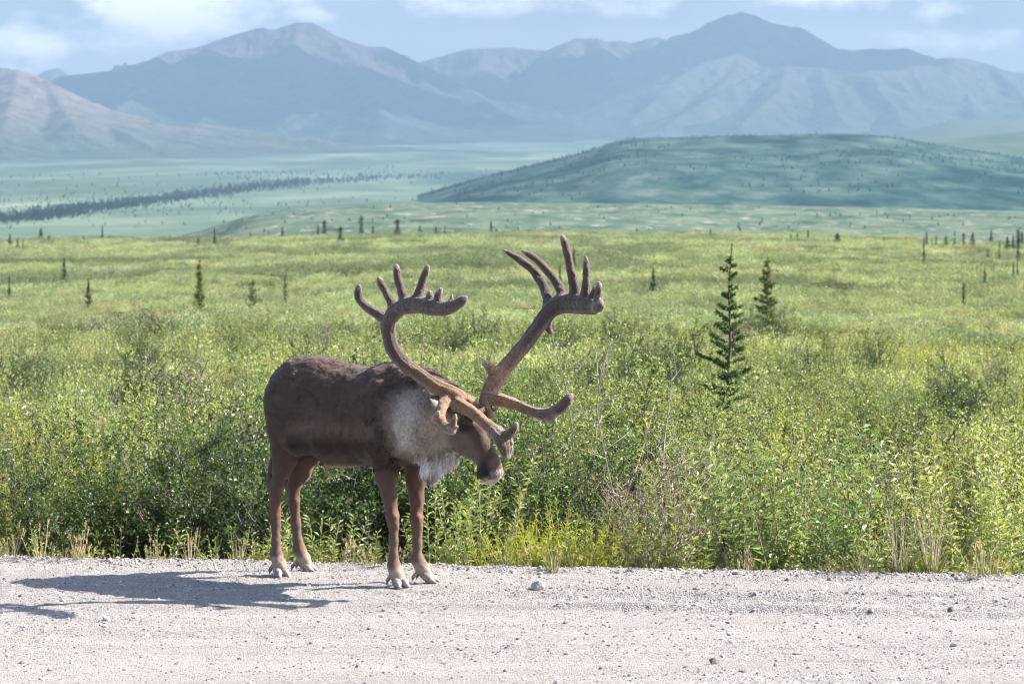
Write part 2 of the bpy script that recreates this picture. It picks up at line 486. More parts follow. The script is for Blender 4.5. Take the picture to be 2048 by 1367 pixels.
ridge_range("east_range", [
    [(600, 170, 14200), (760, 150, 14200), (845, 124, 14000), (880, 114, 14000), (930, 101, 14000), (970, 98, 14000), (1020, 96, 14000), (1050, 100, 14000), (1095, 102, 14000), (1120, 92, 14000), (1150, 79, 14000), (1195, 78, 14000), (1212, 86, 14000), (1240, 83, 14000), (1262, 88, 14000), (1290, 80, 14000), (1315, 76, 14000), (1335, 83, 13900), (1350, 76, 13800), (1372, 68, 13700), (1378, 71, 13700), (1400, 63, 13600), (1430, 46, 13500), (1462, 30, 13500), (1482, 24, 13500), (1505, 30, 13500), (1540, 46, 13500), (1575, 53, 13500), (1592, 54, 13500), (1620, 70, 13500), (1650, 86, 13500), (1675, 97, 13500), (1700, 100, 13500), (1740, 98, 13500), (1780, 100, 13400), (1810, 97, 13300), (1835, 107, 13200), (1870, 118, 13100), (1905, 116, 13000), (1940, 119, 13000), (1980, 131, 13000), (2020, 145, 13000), (2060, 155, 13000), (2200, 165, 13100), (2400, 110, 13200), (2750, 130, 13400)],
    [(1150, 80, 14000), (1120, 110, 13500), (1085, 140, 13100), (1060, 175, 12700), (1040, 210, 12300)],
    [(1195, 79, 14000), (1210, 120, 13400), (1230, 150, 13000), (1220, 190, 12600)],
    [(970, 98, 14000), (960, 135, 13500), (985, 170, 13000), (1000, 205, 12600)],
    [(1315, 77, 14000), (1290, 110, 13500), (1260, 150, 13000), (1230, 200, 12300), (1180, 240, 11800)],
    [(1482, 25, 13500), (1480, 60, 13200), (1500, 85, 12900), (1470, 110, 12600), (1400, 130, 12300), (1350, 160, 12000), (1310, 200, 11600), (1260, 245, 11100)],
    [(1480, 105, 12650), (1470, 140, 12300), (1450, 165, 12000), (1400, 200, 11600), (1340, 250, 11000)],
    [(1540, 48, 13500), (1560, 85, 13100), (1600, 95, 12900), (1640, 110, 12700)],
    [(1540, 140, 11500), (1570, 134, 11500), (1640, 136, 11500), (1680, 142, 11450), (1740, 150, 11400), (1800, 140, 11600), (1860, 130, 12000)],
    [(1540, 140, 11500), (1480, 165, 11300), (1420, 195, 11000), (1370, 225, 10700), (1330, 250, 10400)],
    [(1570, 134, 11500), (1560, 180, 11000), (1520, 215, 10600), (1480, 250, 10200)],
    [(1640, 136, 11500), (1650, 175, 11100), (1670, 210, 10700), (1680, 240, 10400)],
    [(1740, 150, 11400), (1760, 185, 11000), (1790, 215, 10700), (1800, 240, 10300)],
    [(1905, 117, 13000), (1900, 150, 12400), (1930, 180, 11900), (1940, 210, 11300), (1950, 235, 10800)],
    [(1810, 98, 13300), (1800, 125, 12800), (1740, 140, 12400)],
    [(1980, 131, 13000), (2030, 175, 12300), (2060, 215, 11600)]],
    9900, 15400, 560, 2750, 620, 280, lambda q, D: val_y(D) + 3, m_mtr, 61, slope=.62, gull=36)
ridge_range("distant_peak", [[(60, 175, 15800), (88, 148, 15800), (100, 138, 15800), (108, 141, 15800), (118, 134, 15800), (128, 142, 15800), (170, 170, 15800)]],
            15200, 16400, 20, 200, 60, 40, lambda q, D: val_y(D) + 3, m_mtr, 91, slope=.9, gull=8)
ridge_range("distant_ridge", [[(1900, 150, 15800), (2020, 141, 15800), (2060, 143, 15800), (2200, 150, 15800)]],
            15200, 16400, 1880, 2260, 60, 40, lambda q, D: val_y(D) + 3, m_mtr, 93, slope=.9, gull=8)

# ---- unseen cloud shapes, added high outside the picture to shade parts of the mountains
m_cl, t = new_mat("shade_cloud_white")
b = t.n('ShaderNodeBsdfPrincipled', {'Base Color': (.85, .86, .88, 1), 'Roughness': 1.0})
t.n('ShaderNodeOutputMaterial', {0: b.outputs[0]})


def cloud(q, D, zland, rx, ry, alt=1900.0, seed=1):
    """An unseen flat-bottomed cloud shape added as a shade caster between the sun and the land at photo column q, distance D."""
    X = (q - 1024) / F * D
    k = (alt - zland) / SUN_DIR.z
    cx, cy = X + SUN_DIR.x * k, D + SUN_DIR.y * k
    u = np.linspace(0, 2 * math.pi, 145)[:-1]; v = np.linspace(0.001, math.pi - .001, 40)
    U, W = np.meshgrid(u, v, indexing='ij')
    wob = 1 + .9 * (fbm(np.cos(U) * 2.2 + 5, np.sin(U) * 2.2 + W, seed, 5) - .5) + .5 * (fbm(np.cos(U) * 8, np.sin(U) * 8 + W * 3, seed + 3, 4) - .5)
    x = np.cos(U) * np.sin(W) * rx * wob; y = np.sin(U) * np.sin(W) * ry * wob
    z = np.cos(W) * np.where(W < math.pi / 2, .35, .06) * min(rx, ry) * wob
    i = np.arange(144 * 40).reshape(144, 40); j = np.roll(i, -1, 0)
    Q = np.stack([i[:, :-1], i[:, 1:], j[:, 1:], j[:, :-1]], -1).reshape(-1, 4)
    o = mesh_obj("shade_cloud", np.stack([x + cx, y + cy, z + alt], -1).reshape(-1, 3), [Q], [m_cl])
    tag(o, kind='structure')


cloud(560, 10900, 150, 1050, 560, 1900, 5)
cloud(900, 12300, 150, 520, 520, 1900, 25)
cloud(1290, 13100, 250, 700, 480, 2000, 12)
cloud(1620, 12900, 250, 380, 560, 2000, 14)

# ---- air between the lens and the mountains
hz = mesh_obj("haze", [[x, y, z] for x in (-9000, 9000) for y in (-300, 17000) for z in (-160, 640)],
              [[[0, 1, 3, 2], [4, 6, 7, 5], [0, 4, 5, 1], [2, 3, 7, 6], [0, 2, 6, 4], [1, 5, 7, 3]]], [], None, False)
mh = bpy.data.materials.new("haze_air"); mh.use_nodes = True
t = NT(mh.node_tree)
pv = t.n('ShaderNodeVolumePrincipled', {'Color': (.195, .30, .42, 1), 'Density': 1.2e-4, 'Anisotropy': 0.0})
t.n('ShaderNodeOutputMaterial', {'Volume': pv.outputs[0]})
hz.data.materials.append(mh)
tag(hz, kind='stuff')
# ------------------------------------------------------------------ caribou: smooth blended volumes turned into one skin
class Field:
    def __init__(self, lo, hi, h):
        self.lo = np.array(lo, float); self.h = h
        self.n = np.ceil((np.array(hi) - self.lo) / h).astype(int) + 1
        self.F = np.full(self.n, 0.25, np.float32)

    def _box(self, lo, hi):
        a = np.clip(np.floor((lo - self.lo) / self.h).astype(int), 0, self.n - 1)
        b = np.clip(np.ceil((hi - self.lo) / self.h).astype(int) + 1, 1, self.n)
        ax = [self.lo[i] + self.h * np.arange(a[i], b[i]) for i in range(3)]
        X, Y, Z = np.meshgrid(*ax, indexing='ij')
        return tuple(slice(a[i], b[i]) for i in range(3)), X, Y, Z

    def seg(self, a, b, ra, rb, k=0.02, n=None, sq=1.0, sub=False):
        """Tapered limb from a to b; along unit axis n it is sq times thinner."""
        a = np.asarray(a, float); b = np.asarray(b, float)
        m = max(ra, rb) + 2.2 * k + 0.03
        sl, X, Y, Z = self._box(np.minimum(a, b) - m, np.maximum(a, b) + m)
        if X.size == 0: return
        ab = b - a; L2 = max(float(ab @ ab), 1e-9)
        px, py, pz = X - a[0], Y - a[1], Z - a[2]
        t = np.clip((px * ab[0] + py * ab[1] + pz * ab[2]) / L2, 0, 1)
        qx, qy, qz = px - t * ab[0], py - t * ab[1], pz - t * ab[2]
        if n is not None:
            c = (qx * n[0] + qy * n[1] + qz * n[2]) * (sq - 1.0)
            qx, qy, qz = qx + c * n[0], qy + c * n[1], qz + c * n[2]
        d = np.sqrt(qx * qx + qy * qy + qz * qz) - (ra + (rb - ra) * t)
        if n is not None and sq > 1: d = d / (1 + 0.35 * (sq - 1))
        G = self.F[sl]
        if sub:
            h = np.clip(0.5 - 0.5 * (G + d) / k, 0, 1)
            self.F[sl] = (G * (1 - h) - d * h + k * h * (1 - h))
        else:
            h = np.clip(0.5 + 0.5 * (G - d) / k, 0, 1)
            self.F[sl] = (G * (1 - h) + d * h - k * h * (1 - h))

    def chain(self, pts, rad, k=0.02, **kw):
        for i in range(len(pts) - 1):
            self.seg(pts[i], pts[i + 1], rad[i], rad[i + 1], k, **kw)

    def mesh(self):
        F_ = self.F; S = F_ < 0
        c = [S[i:S.shape[0] - 1 + i, j:S.shape[1] - 1 + j, l:S.shape[2] - 1 + l] for i in (0, 1) for j in (0, 1) for l in (0, 1)]
        anyc = np.logical_or.reduce(c); allc = np.logical_and.reduce(c)
        act = anyc & ~allc
        I, J, K = np.nonzero(act)
        acc = np.zeros((len(I), 3)); cnt = np.zeros(len(I))
        for ax in range(3):
            o1, o2 = [q for q in range(3) if q != ax]
            for p in (0, 1):
                for q in (0, 1):
                    off = [0, 0, 0]; off[o1] = p; off[o2] = q
                    of2 = list(off); of2[ax] = 1
                    f0 = F_[I + off[0], J + off[1], K + off[2]]; f1 = F_[I + of2[0], J + of2[1], K + of2[2]]
                    mk = (f0 < 0) != (f1 < 0)
                    t = np.where(mk, f0 / np.where(mk, f0 - f1, 1), 0)
                    pos = np.tile(np.array(off, float), (len(I), 1)); pos[:, ax] += t
                    acc += pos * mk[:, None]; cnt += mk
        V = (np.stack([I, J, K], 1) + acc / cnt[:, None]) * self.h + self.lo
        idx = np.full(act.shape, -1, np.int64); idx[I, J, K] = np.arange(len(I))
        faces = []
        for ax in range(3):
            A = [slice(1, -1)] * 3; B = [slice(1, -1)] * 3
            A[ax] = slice(0, -1); B[ax] = slice(1, None)
            s0 = S[tuple(A)]; s1 = S[tuple(B)]
            for flip, mk in ((False, s0 & ~s1), (True, ~s0 & s1)):
                E = np.argwhere(mk)
                E = E + 1; E[:, ax] -= 1
                o1, o2 = [(1, 2), (2, 0), (0, 1)][ax]
                q = []
                for (p, r) in ((1, 1), (0, 1), (0, 0), (1, 0)):
                    e = E.copy(); e[:, o1] -= p; e[:, o2] -= r
                    q.append(idx[e[:, 0], e[:, 1], e[:, 2]])
                q = np.stack(q, 1)
                if flip: q = q[:, ::-1]
                faces.append(q[(q >= 0).all(1)])
        return V, np.concatenate(faces)


def vnormals(V, Q):
    n = np.zeros_like(V)
    fn = np.cross(V[Q[:, 2]] - V[Q[:, 0]], V[Q[:, 3]] - V[Q[:, 1]])
    for i in range(4): np.add.at(n, Q[:, i], fn)
    return n / np.maximum(np.linalg.norm(n, axis=1, keepdims=True), 1e-12)


def n3(p, s, seed=0):
    return (vnoise(p[:, 0] * s + p[:, 2] * s * 0.7, p[:, 1] * s + p[:, 2] * s * 0.9, seed) + vnoise(p[:, 2] * s * 1.1 - p[:, 0] * s * .3, p[:, 0] * s + 3 + p[:, 1] * s * .5, seed + 5)) / 2


HD = np.array([.82, -.573, 0.0]); RT = np.array([-.573, -.82, 0.0]); UP = np.array([0, 0, 1.0])
ORG = P(583, 1150, 19.465); ORG[2] = 0.0


def B(s, t, z): return ORG + HD * s + RT * t + UP * z


# torso in a frame squashed sideways
body = Field(B(0, 0, 0) + np.array([-.36, -1.15, -.02]), B(0, 0, 0) + np.array([1.42, .40, 1.42]), 0.0085)
sd = RT
body.seg(B(.12, 0, 1.05), B(.40, 0, .962), .235, .292, .05, n=sd, sq=1.13)
body.seg(B(.40, 0, .962), B(.72, 0, .972), .292, .285, .05, n=sd, sq=1.12)
body.seg(B(.72, 0, .972), B(.92, 0, .945), .285, .225, .05, n=sd, sq=1.22)
body.seg(B(.92, 0, .93), B(1.0, 0, .84), .20, .15, .06, n=sd, sq=1.1)
body.seg(B(.065, 0, 1.065), B(.22, 0, 1.07), .19, .23, .06, n=sd, sq=1.08)
body.seg(B(.76, 0, 1.10), B(.93, 0, 1.09), .175, .155, .07)           # withers
body.seg(B(.09, 0, 1.20), B(.20, 0, 1.175), .07, .10, .07)             # croup
body.seg(B(-.105, 0, 1.13), B(-.125, 0, 1.02), .034, .026, .03)         # tail root
# neck
nb = P(838, 808, 18.86); nm = P(880, 830, 18.72); nh = P(912, 842, 18.64)
body.seg(nb, nm, .215, .185, .07, n=sd, sq=1.15)
body.seg(nm, nh, .185, .125, .06)
body.seg(P(828, 860, 18.80), P(880, 890, 18.68), .19, .125, .07)
body.seg(P(878, 886, 18.70), P(908, 878, 18.62), .125, .085, .05)
body.chain([P(862, 900, 18.66), P(868, 928, 18.64), P(863, 955, 18.63)], [.09, .045, .012], .03)   # throat mane
body.seg(P(893, 905, 18.64), P(862, 935, 18.64), .05, .035, .04)
# head
HF = np.array([.2, -.16, -.43]); HF /= np.linalg.norm(HF)
HL = np.array([.62, .78, 0.0]); HL /= np.linalg.norm(HL)
body.seg(P(928, 836, 18.60), P(938, 860, 18.57), .093, .095, .03, n=HL, sq=1.12)
body.seg(P(938, 862, 18.56), P(962, 900, 18.50), .090, .073, .03, n=HL, sq=1.30)
body.seg(P(962, 900, 18.50), P(980, 929, 18.46), .070, .064, .03, n=HL, sq=1.12)
body.seg(P(979, 930, 18.46), P(983, 941, 18.45), .066, .063, .02, n=HL, sq=1.05)
body.seg(P(969, 946, 18.44), P(981, 955, 18.44), .043, .040, .02)     # chin
body.seg(P(912, 872, 18.58), P(935, 897, 18.54), .062, .050, .03)     # cheek
body.seg(P(938, 824, 18.60) + HL * .03, P(948, 830, 18.6) + HL * .06, .06, .05, .03)
body.seg(P(930, 838, 18.50), P(941, 846, 18.47), .022, .020, .025)    # brow ridge
# pedicles
body.seg(P(935, 825, 18.60), P(938, 812, 18.57), .04, .034, .03)
body.seg(P(962, 822, 18.68), P(972, 811, 18.70), .04, .034, .03)
# nostril hollow, mouth line, eye socket
body.seg(P(966, 960, 18.39), P(993, 957, 18.36), .004, .004, .008, sub=True)
body.seg(P(926, 850, 18.47), P(930, 851, 18.47), .018, .016, .02, sub=True)


def rots(v, n, a): return v * math.cos(a) + n * math.sin(a)


# near ear (pointing back) and far ear
body.chain([P(888, 826, 18.50), P(876, 812, 18.47), P(857, 795, 18.46)], [.026, .030, .006], .02, n=np.array([.5, -.6, .5]) / .93, sq=1.9)
body.chain([P(965, 818, 18.74), P(985, 812, 18.82), P(1000, 806, 18.86)], [.02, .026, .008], .02)
body.seg(P(874, 808, 18.425), P(864, 800, 18.425), .010, .006, .012, sub=True)

# hind legs (near = the animal's right)
ND, FD = 19.36, 19.58
body.seg(B(.085, .11, 1.01), B(.17, .14, .84), .165, .118, .05, n=sd, sq=1.25)
body.seg(B(.085, -.11, 1.01), B(.19, -.14, .83), .165, .118, .05, n=sd, sq=1.25)
body.chain([B(.05, .12, .95), P(571, 905, ND), P(562, 940, ND), P(554, 972, ND + .01)], [0.1150, 0.0800, 0.0450, 0.0360], .03)
body.chain([B(.13, .13, .88), P(592, 890, ND - .02), P(572, 932, ND)], [.095, .058, .042], .03)
body.seg(P(539, 962, ND + .03), P(546, 988, ND + .02), .021, .024, .015)     # point of hock
body.seg(P(546, 900, ND + .02), P(539, 955, ND + .03), .014, .013, .012)     # tendon
body.chain([P(554, 972, ND + .01), P(551, 1000, ND + .01), P(551, 1050, ND + .01), P(552, 1082, ND), P(553, 1108, ND)], [0.0360, 0.0306, 0.0274, 0.0261, 0.0342], .015)
body.chain([P(552, 1108, ND), P(559, 1128, ND - .03), P(564, 1140, ND - .04)], [0.0360, 0.0378, 0.0324], .02)
body.chain([B(.08, -.12, .95), P(612, 900, FD - .03), P(600, 940, FD), P(588, 972, FD)], [0.1400, 0.0920, 0.0620, 0.0405], .04)
body.seg(P(573, 962, FD + .03), P(580, 988, FD + .02), .020, .024, .015)
body.chain([P(588, 972, FD), P(588, 1000, FD), P(592, 1050, FD), P(595, 1080, FD), P(600, 1100, FD)], [0.0378, 0.0324, 0.0288, 0.0279, 0.0360], .015)
body.chain([P(598, 1098, FD), P(607, 1116, FD - .03), P(613, 1126, FD - .04)], [0.0360, 0.0378, 0.0306], .02)
# front legs
NF, FF = 18.90, 19.10
body.seg(B(.80, .10, .95), B(.80, .13, .74), .15, .085, .05, n=sd, sq=1.3)
body.chain([B(.80, .13, .80), P(773, 950, NF), P(778, 990, NF), P(786, 1030, NF)], [0.1000, 0.0640, 0.0396, 0.0369], .03)
body.chain([P(786, 1030, NF), P(787, 1052, NF), P(787, 1080, NF), P(787, 1110, NF), P(788, 1132, NF)], [0.0396, 0.0297, 0.0238, 0.0243, 0.0342], .015)
body.chain([P(788, 1130, NF), P(793, 1146, NF - .03), P(796, 1158, NF - .04)], [0.0360, 0.0396, 0.0324], .02)
body.seg(B(.86, -.10, .92), B(.87, -.12, .72), .14, .085, .05, n=sd, sq=1.3)
body.chain([B(.87, -.12, .78), P(832, 955, FF), P(833, 1000, FF), P(833, 1035, FF)], [0.1000, 0.0600, 0.0387, 0.0360], .03)
body.chain([P(833, 1035, FF), P(834, 1055, FF), P(835, 1085, FF), P(834, 1110, FF), P(836, 1122, FF)], [0.0387, 0.0306, 0.0261, 0.0270, 0.0360], .015)
body.chain([P(836, 1120, FF), P(845, 1136, FF - .03), P(853, 1146, FF - .04)], [0.0369, 0.0387, 0.0306], .02)
body.seg(P(789, 1034, NF - .03), P(789, 1046, NF - .03), .026, .024, .012)
body.seg(P(836, 1038, FF - .03), P(836, 1050, FF - .03), .026, .024, .012)
body.seg(P(655, 925, 19.30), P(652, 948, 19.30), .018, .012, .03)       # sheath
# flank hollow in front of the thigh and behind the elbow
body.seg(B(.27, .33, .90), B(.24, .33, 1.05), .06, .05, .07, sub=True)
body.seg(B(.66, .34, .86), B(.66, .36, 1.0), .06, .04, .07, sub=True)
body.seg(B(.89, .30, .98), B(.93, .29, .86), .05, .05, .07, sub=True)
body.seg(B(.78, .185, 1.16), B(.90, .205, .93), .034, .050, .035)
body.seg(B(.90, .185, .92), B(.77, .18, .80), .060, .055, .035)
body.seg(B(.17, .165, 1.19), B(.23, .20, 1.12), .030, .020, .04)
body.seg(B(.70, .33, 1.12), B(.62, .34, .90), .05, .05, .05, sub=True)
body.seg(B(.30, .335, 1.12), B(.28, .33, .92), .055, .05, .05, sub=True)
for k_ in range(5):
    s_ = .36 + k_ * .065
    body.seg(B(s_ + .03, .235, 1.07), B(s_, .262, .88), .014, .014, .02)
BV, BQ = body.mesh()
BN = vnormals(BV, BQ)
BV = BV + BN * ((n3(BV, 55, 3) - .5) * .004 + (n3(BV, 14, 9) - .5) * .012 + (n3(BV * np.array([1, 1, .5]), 34, 19) - .5) * .007)[:, None] * np.clip((BV[:, 2:3] - .1) * 4, .2, 1)


def surf(px, py):
    """The point of the skin that faces the road at a given place of the profile."""
    a = P(px, py, 18.0) - np.array([0, 0, H]); a /= np.linalg.norm(a)
    q = BV - np.array([0, 0, H]); tt = q @ a
    d = np.linalg.norm(q - tt[:, None] * a, axis=1)
    k = np.where(d < .009)[0]
    return BV[k[np.argmin(tt[k])]].copy()


NOSE = surf(969, 944); MOUTH_A = surf(966, 962); MOUTH_B = surf(990, 957); EYE = surf(928, 848)
BV = BV - BN * (.012 * np.clip(1 - np.linalg.norm((BV - NOSE) * np.array([1.3, 1, .8]), axis=1) / .022, 0, 1))[:, None]
_t = np.clip(((BV - MOUTH_A) @ (MOUTH_B - MOUTH_A)) / ((MOUTH_B - MOUTH_A) @ (MOUTH_B - MOUTH_A)), 0, 1)
BV = BV - BN * (.005 * np.clip(1 - np.linalg.norm(BV - MOUTH_A - _t[:, None] * (MOUTH_B - MOUTH_A), axis=1) / .008, 0, 1))[:, None]


def near(V, c, r, soft):
    """1 inside a ball of radius r round c, fading to 0 over soft."""
    return np.clip((r + soft - np.linalg.norm(V - c, axis=1)) / soft, 0, 1)


def seg_near(V, a, b, r, soft):
    ab = b - a; t = np.clip(((V - a) @ ab) / (ab @ ab), 0, 1)
    return np.clip((r + soft - np.linalg.norm(V - a - t[:, None] * ab, axis=1)) / soft, 0, 1)


def lerp(c, m, new): return c * (1 - m[:, None]) + np.array(new)[None] * m[:, None]


def smooth01(m): return m * m * (3 - 2 * m)


def coat_colour(V):
    q = V - ORG
    s = q @ HD; t = q @ RT; z = q[:, 2]
    n = n3(V, 9, 1); nn = n3(V, 40, 2)
    c = np.tile(np.array([.060, .035, .024]), (len(V), 1))
    c *= (0.82 + .36 * n)[:, None]
    # back saddle a little redder and darker, painted light on lower flank, dark belly band with painted shade
    c = lerp(c, smooth01(np.clip((z - 1.16) / .1, 0, 1)) * .6, [.080, .042, .028])
    c = lerp(c, smooth01(np.clip(1 - abs(z - .90) / .07, 0, 1)) * (s > .15) * (s < .8) * .7, [.120, .080, .056])
    c = lerp(c, smooth01(np.clip(1 - abs(z - .79) / .08, 0, 1)) * (s > .15) * (s < .78) * .95, [.022, .013, .010])
    c = lerp(c, smooth01(np.clip((.70 - z) / .04, 0, 1)) * (s > .2) * (s < .6) * (z > .6) * .8, [.36, .28, .22])
    # legs
    leg = smooth01(np.clip((.80 - z) / .45, 0, 1))
    c = lerp(c, leg, [.105, .057, .036])
    c = lerp(c, smooth01(np.clip((.36 - z) / .12, 0, 1)) * .55, [.12, .085, .066])
    c = lerp(c, smooth01(np.clip((.115 + .04 * nn - z) / .05, 0, 1)) * .85, [.34, .26, .20])
    # neck and mane: pale grey-cream
    pale = np.maximum.reduce([
        seg_near(V, P(806, 830, 18.68), P(816, 875, 18.66), .04, .16),
        seg_near(V, P(850, 855, 18.60), P(905, 880, 18.50), .08, .13),
        seg_near(V, P(850, 910, 18.64), P(900, 905, 18.56), .09, .08)])
    pale = smooth01(np.clip(pale * (0.85 + .3 * n), 0, 1))
    c = lerp(c, pale * .92, [.27, .21, .165])
    c = lerp(c, smooth01(seg_near(V, P(812, 800, 18.60), P(800, 872, 18.6), .015, .14)) * .7, [.48, .42, .36])
    c = lerp(c, smooth01(seg_near(V, P(845, 790, 18.6), P(880, 812, 18.55), .04, .10)) * .55, [.20, .16, .13])
    c = lerp(c, smooth01(seg_near(V, P(865, 855, 18.5), P(880, 895, 18.5), .03, .08)) * .5 * (n > .35), [.32, .24, .16])
    c = lerp(c, smooth01(seg_near(V, P(852, 925, 18.66), P(915, 918, 18.6), .035, .06)) * .95, [.78, .74, .68])
    c = lerp(c, smooth01(seg_near(V, P(866, 930, 18.66), P(862, 975, 18.63), .06, .03)), [.86, .85, .82])
    # head
    hm = smooth01(np.clip(((V - P(918, 850, 18.56)) @ HF + .02) / .05, 0, 1)) * (s > 1.0) * seg_near(V, P(925, 835, 18.58), P(985, 945, 18.45), .10, .04)
    c = lerp(c, hm, [.052, .029, .020])
    c = lerp(c, smooth01(seg_near(V, P(916, 878, 18.50), P(945, 912, 18.48), .045, .05)) * .8, [.13, .088, .064])
    c = lerp(c, smooth01(seg_near(V, P(928, 815, 18.6), P(968, 812, 18.66), .04, .05)) * .9, [.11, .07, .05])
    c = lerp(c, smooth01(near(V, P(929, 849, 18.50), .030, .035)), [.03, .02, .015])
    c = lerp(c, smooth01(seg_near(V, P(966, 930, 18.40), P(972, 950, 18.39), .010, .028)) * .9, [.020, .012, .010])
    c = lerp(c, smooth01(seg_near(V, P(990, 928, 18.42), P(1000, 938, 18.46), .030, .02)) * .8, [.12, .075, .065])
    c = lerp(c, smooth01(seg_near(V, P(975, 964, 18.42), P(1004, 950, 18.42), .018, .030)) * .8, [.42, .38, .34])
    c = lerp(c, smooth01(seg_near(V, P(985, 945, 18.38), P(1000, 945, 18.42), .012, .014)) * .6, [.26, .21, .185])
    c = lerp(c, smooth01(seg_near(V, MOUTH_A, MOUTH_B, .003, .006)) * .9, [.05, .03, .025])
    c = lerp(c, smooth01(seg_near(V, surf(948, 868), surf(965, 902), .012, .03)) * .5, [.10, .055, .036])
    c = lerp(c, smooth01(near(V, NOSE, .013, .012)), [.010, .006, .006])
    c = lerp(c, smooth01(seg_near(V, NOSE, NOSE + np.array([-.012, 0, .028]), .008, .014)) * .7, [.016, .010, .009])
    # ears pale with dark rim, white rump by the tail
    c = lerp(c, seg_near(V, P(886, 824, 18.48), P(857, 795, 18.46), .03, .01), [.30, .25, .21])
    c = lerp(c, near(V, P(858, 796, 18.46), .012, .01), [.08, .05, .04])
    c = lerp(c, smooth01(np.clip((-.165 - s) / .025, 0, 1)) * (z > .9), [.62, .60, .56])
    return c * (0.86 + .28 * nn)[:, None]


m_coat, t = new_mat("coat_skin")
at = t.n('ShaderNodeAttribute', attribute_name="col").outputs['Color']
g = t.n('ShaderNodeTexCoord').outputs['Object']
nz = t.noise(g, 180, 3, .6)
colr = t.mix(t.mapr(nz, .3, .7, 0, .5), at, t.mix(1.0, at, (.6, .58, .56), 'MULTIPLY'))
bmp = t.n('ShaderNodeBump', {'Height': nz, 'Strength': .5, 'Distance': .004})
pb = t.n('ShaderNodeBsdfPrincipled', {'Base Color': colr, 'Roughness': .75, 'Normal': bmp.outputs[0], 'Sheen Weight': .15, 'Sheen Roughness': .4})
pb.inputs['Specular IOR Level'].default_value = .25
t.n('ShaderNodeOutputMaterial', {0: pb.outputs[0]})

m_fur, t = new_mat("fur")
at = t.n('ShaderNodeAttribute', attribute_name="col").outputs['Color']
nr = t.n('ShaderNodeAttribute', attribute_name="nrm").outputs['Vector']
pb = t.n('ShaderNodeBsdfPrincipled', {'Base Color': at, 'Roughness': .42, 'Normal': nr})
pb.inputs['Specular IOR Level'].default_value = .35
tr = t.n('ShaderNodeBsdfTranslucent', {'Color': at})
mx = t.n('ShaderNodeMixShader', {0: .12, 1: pb.outputs[0], 2: tr.outputs[0]})
t.n('ShaderNodeOutputMaterial', {0: mx.outputs[0]})


def fur_mesh(name, V, Q, N, col, count, length, width, lay, parent, seed=1, area_mask=None, mat=None):
    """Short blades of hair rooted on a skin; each takes the skin's colour and its shading direction."""
    r = np.random.RandomState(seed)
    A = np.linalg.norm(np.cross(V[Q[:, 2]] - V[Q[:, 0]], V[Q[:, 3]] - V[Q[:, 1]]), axis=1)
    if area_mask is not None: A = A * area_mask(V[Q[:, 0]])
    f = np.searchsorted(np.cumsum(A) / A.sum(), r.rand(count))
    f = np.minimum(f, len(Q) - 1)
    u, v = r.rand(count, 1), r.rand(count, 1)
    q = Q[f]
    wts = [(1 - u) * (1 - v), u * (1 - v), u * v, (1 - u) * v]
    p = sum(w_ * V[q[:, i]] for i, w_ in enumerate(wts))
    n = sum(w_ * N[q[:, i]] for i, w_ in enumerate(wts)); n /= np.linalg.norm(n, axis=1, keepdims=True)
    c = sum(w_ * col[q[:, i]] for i, w_ in enumerate(wts)) * (0.58 + .84 * r.rand(count, 1) ** 1.2) * (.50 + 1.0 * n3(p * np.array([1, 1, .55]), 30, 5))[:, None]
    L = length(p) * (0.6 + .5 * r.rand(count)) * (.6 + .9 * n3(p, 20, 8)); L = L[:, None]
    d = lay(p, n)
    d = d - n * (d * n).sum(1, keepdims=True); d /= np.maximum(np.linalg.norm(d, axis=1, keepdims=True), 1e-6)
    j = r.randn(count, 3) * .28
    d1 = n * .42 + d * .95 + j; d1 /= np.linalg.norm(d1, axis=1, keepdims=True)
    d2 = n * .15 + d * 1.1 + j - np.array([0, 0, .15]); d2 /= np.linalg.norm(d2, axis=1, keepdims=True)
    side = np.cross(d1, n + r.randn(count, 3) * .7); side /= np.maximum(np.linalg.norm(side, axis=1, keepdims=True), 1e-6)
    w2 = width / 2 * (0.7 + .6 * r.rand(count, 1))
    p0 = p - n * .003
    m1 = p0 + d1 * L * .5; tip = m1 + d2 * L * .5
    X = np.stack([p0 - side * w2, p0 + side * w2, m1 + side * w2 * .8, m1 - side * w2 * .8, tip], 1).reshape(-1, 3)
    b = np.arange(count)[:, None] * 5
    quads = b + np.array([[0, 1, 2, 3]]); tris = b + np.array([[3, 2, 4]])
    o = mesh_obj(name, X, [quads, tris], [mat or m_fur], parent, True, np.repeat(c, 5, 0))
    cl = np.stack([n3(p * np.array([1, 1, .6]), 24, 31), n3(p * np.array([1, 1, .6]), 24, 32), n3(p * np.array([1, 1, .6]), 24, 33)], 1) - .5
    c2 = np.stack([n3(p, 60, 41), n3(p, 60, 42), n3(p, 60, 43)], 1) - .5
    nn = np.repeat(n * .8 + cl * 1.5 + c2 * .9 + r.randn(count, 3) * .14, 5, 0); nn /= np.linalg.norm(nn, axis=1, keepdims=True)
    na = o.data.attributes.new('nrm', 'FLOAT_VECTOR', 'POINT'); na.data.foreach_set('vector', nn.astype(np.float32).ravel())
    return o


root = empty("caribou", tuple(B(.43, 0, 0)))
tag(root, "bull caribou in velvet antlers standing on the gravel, head lowered", "caribou")
bpy.context.view_layer.update()
BC = coat_colour(BV)
mesh_obj("body", BV, [BQ], [m_coat], root, True, BC)


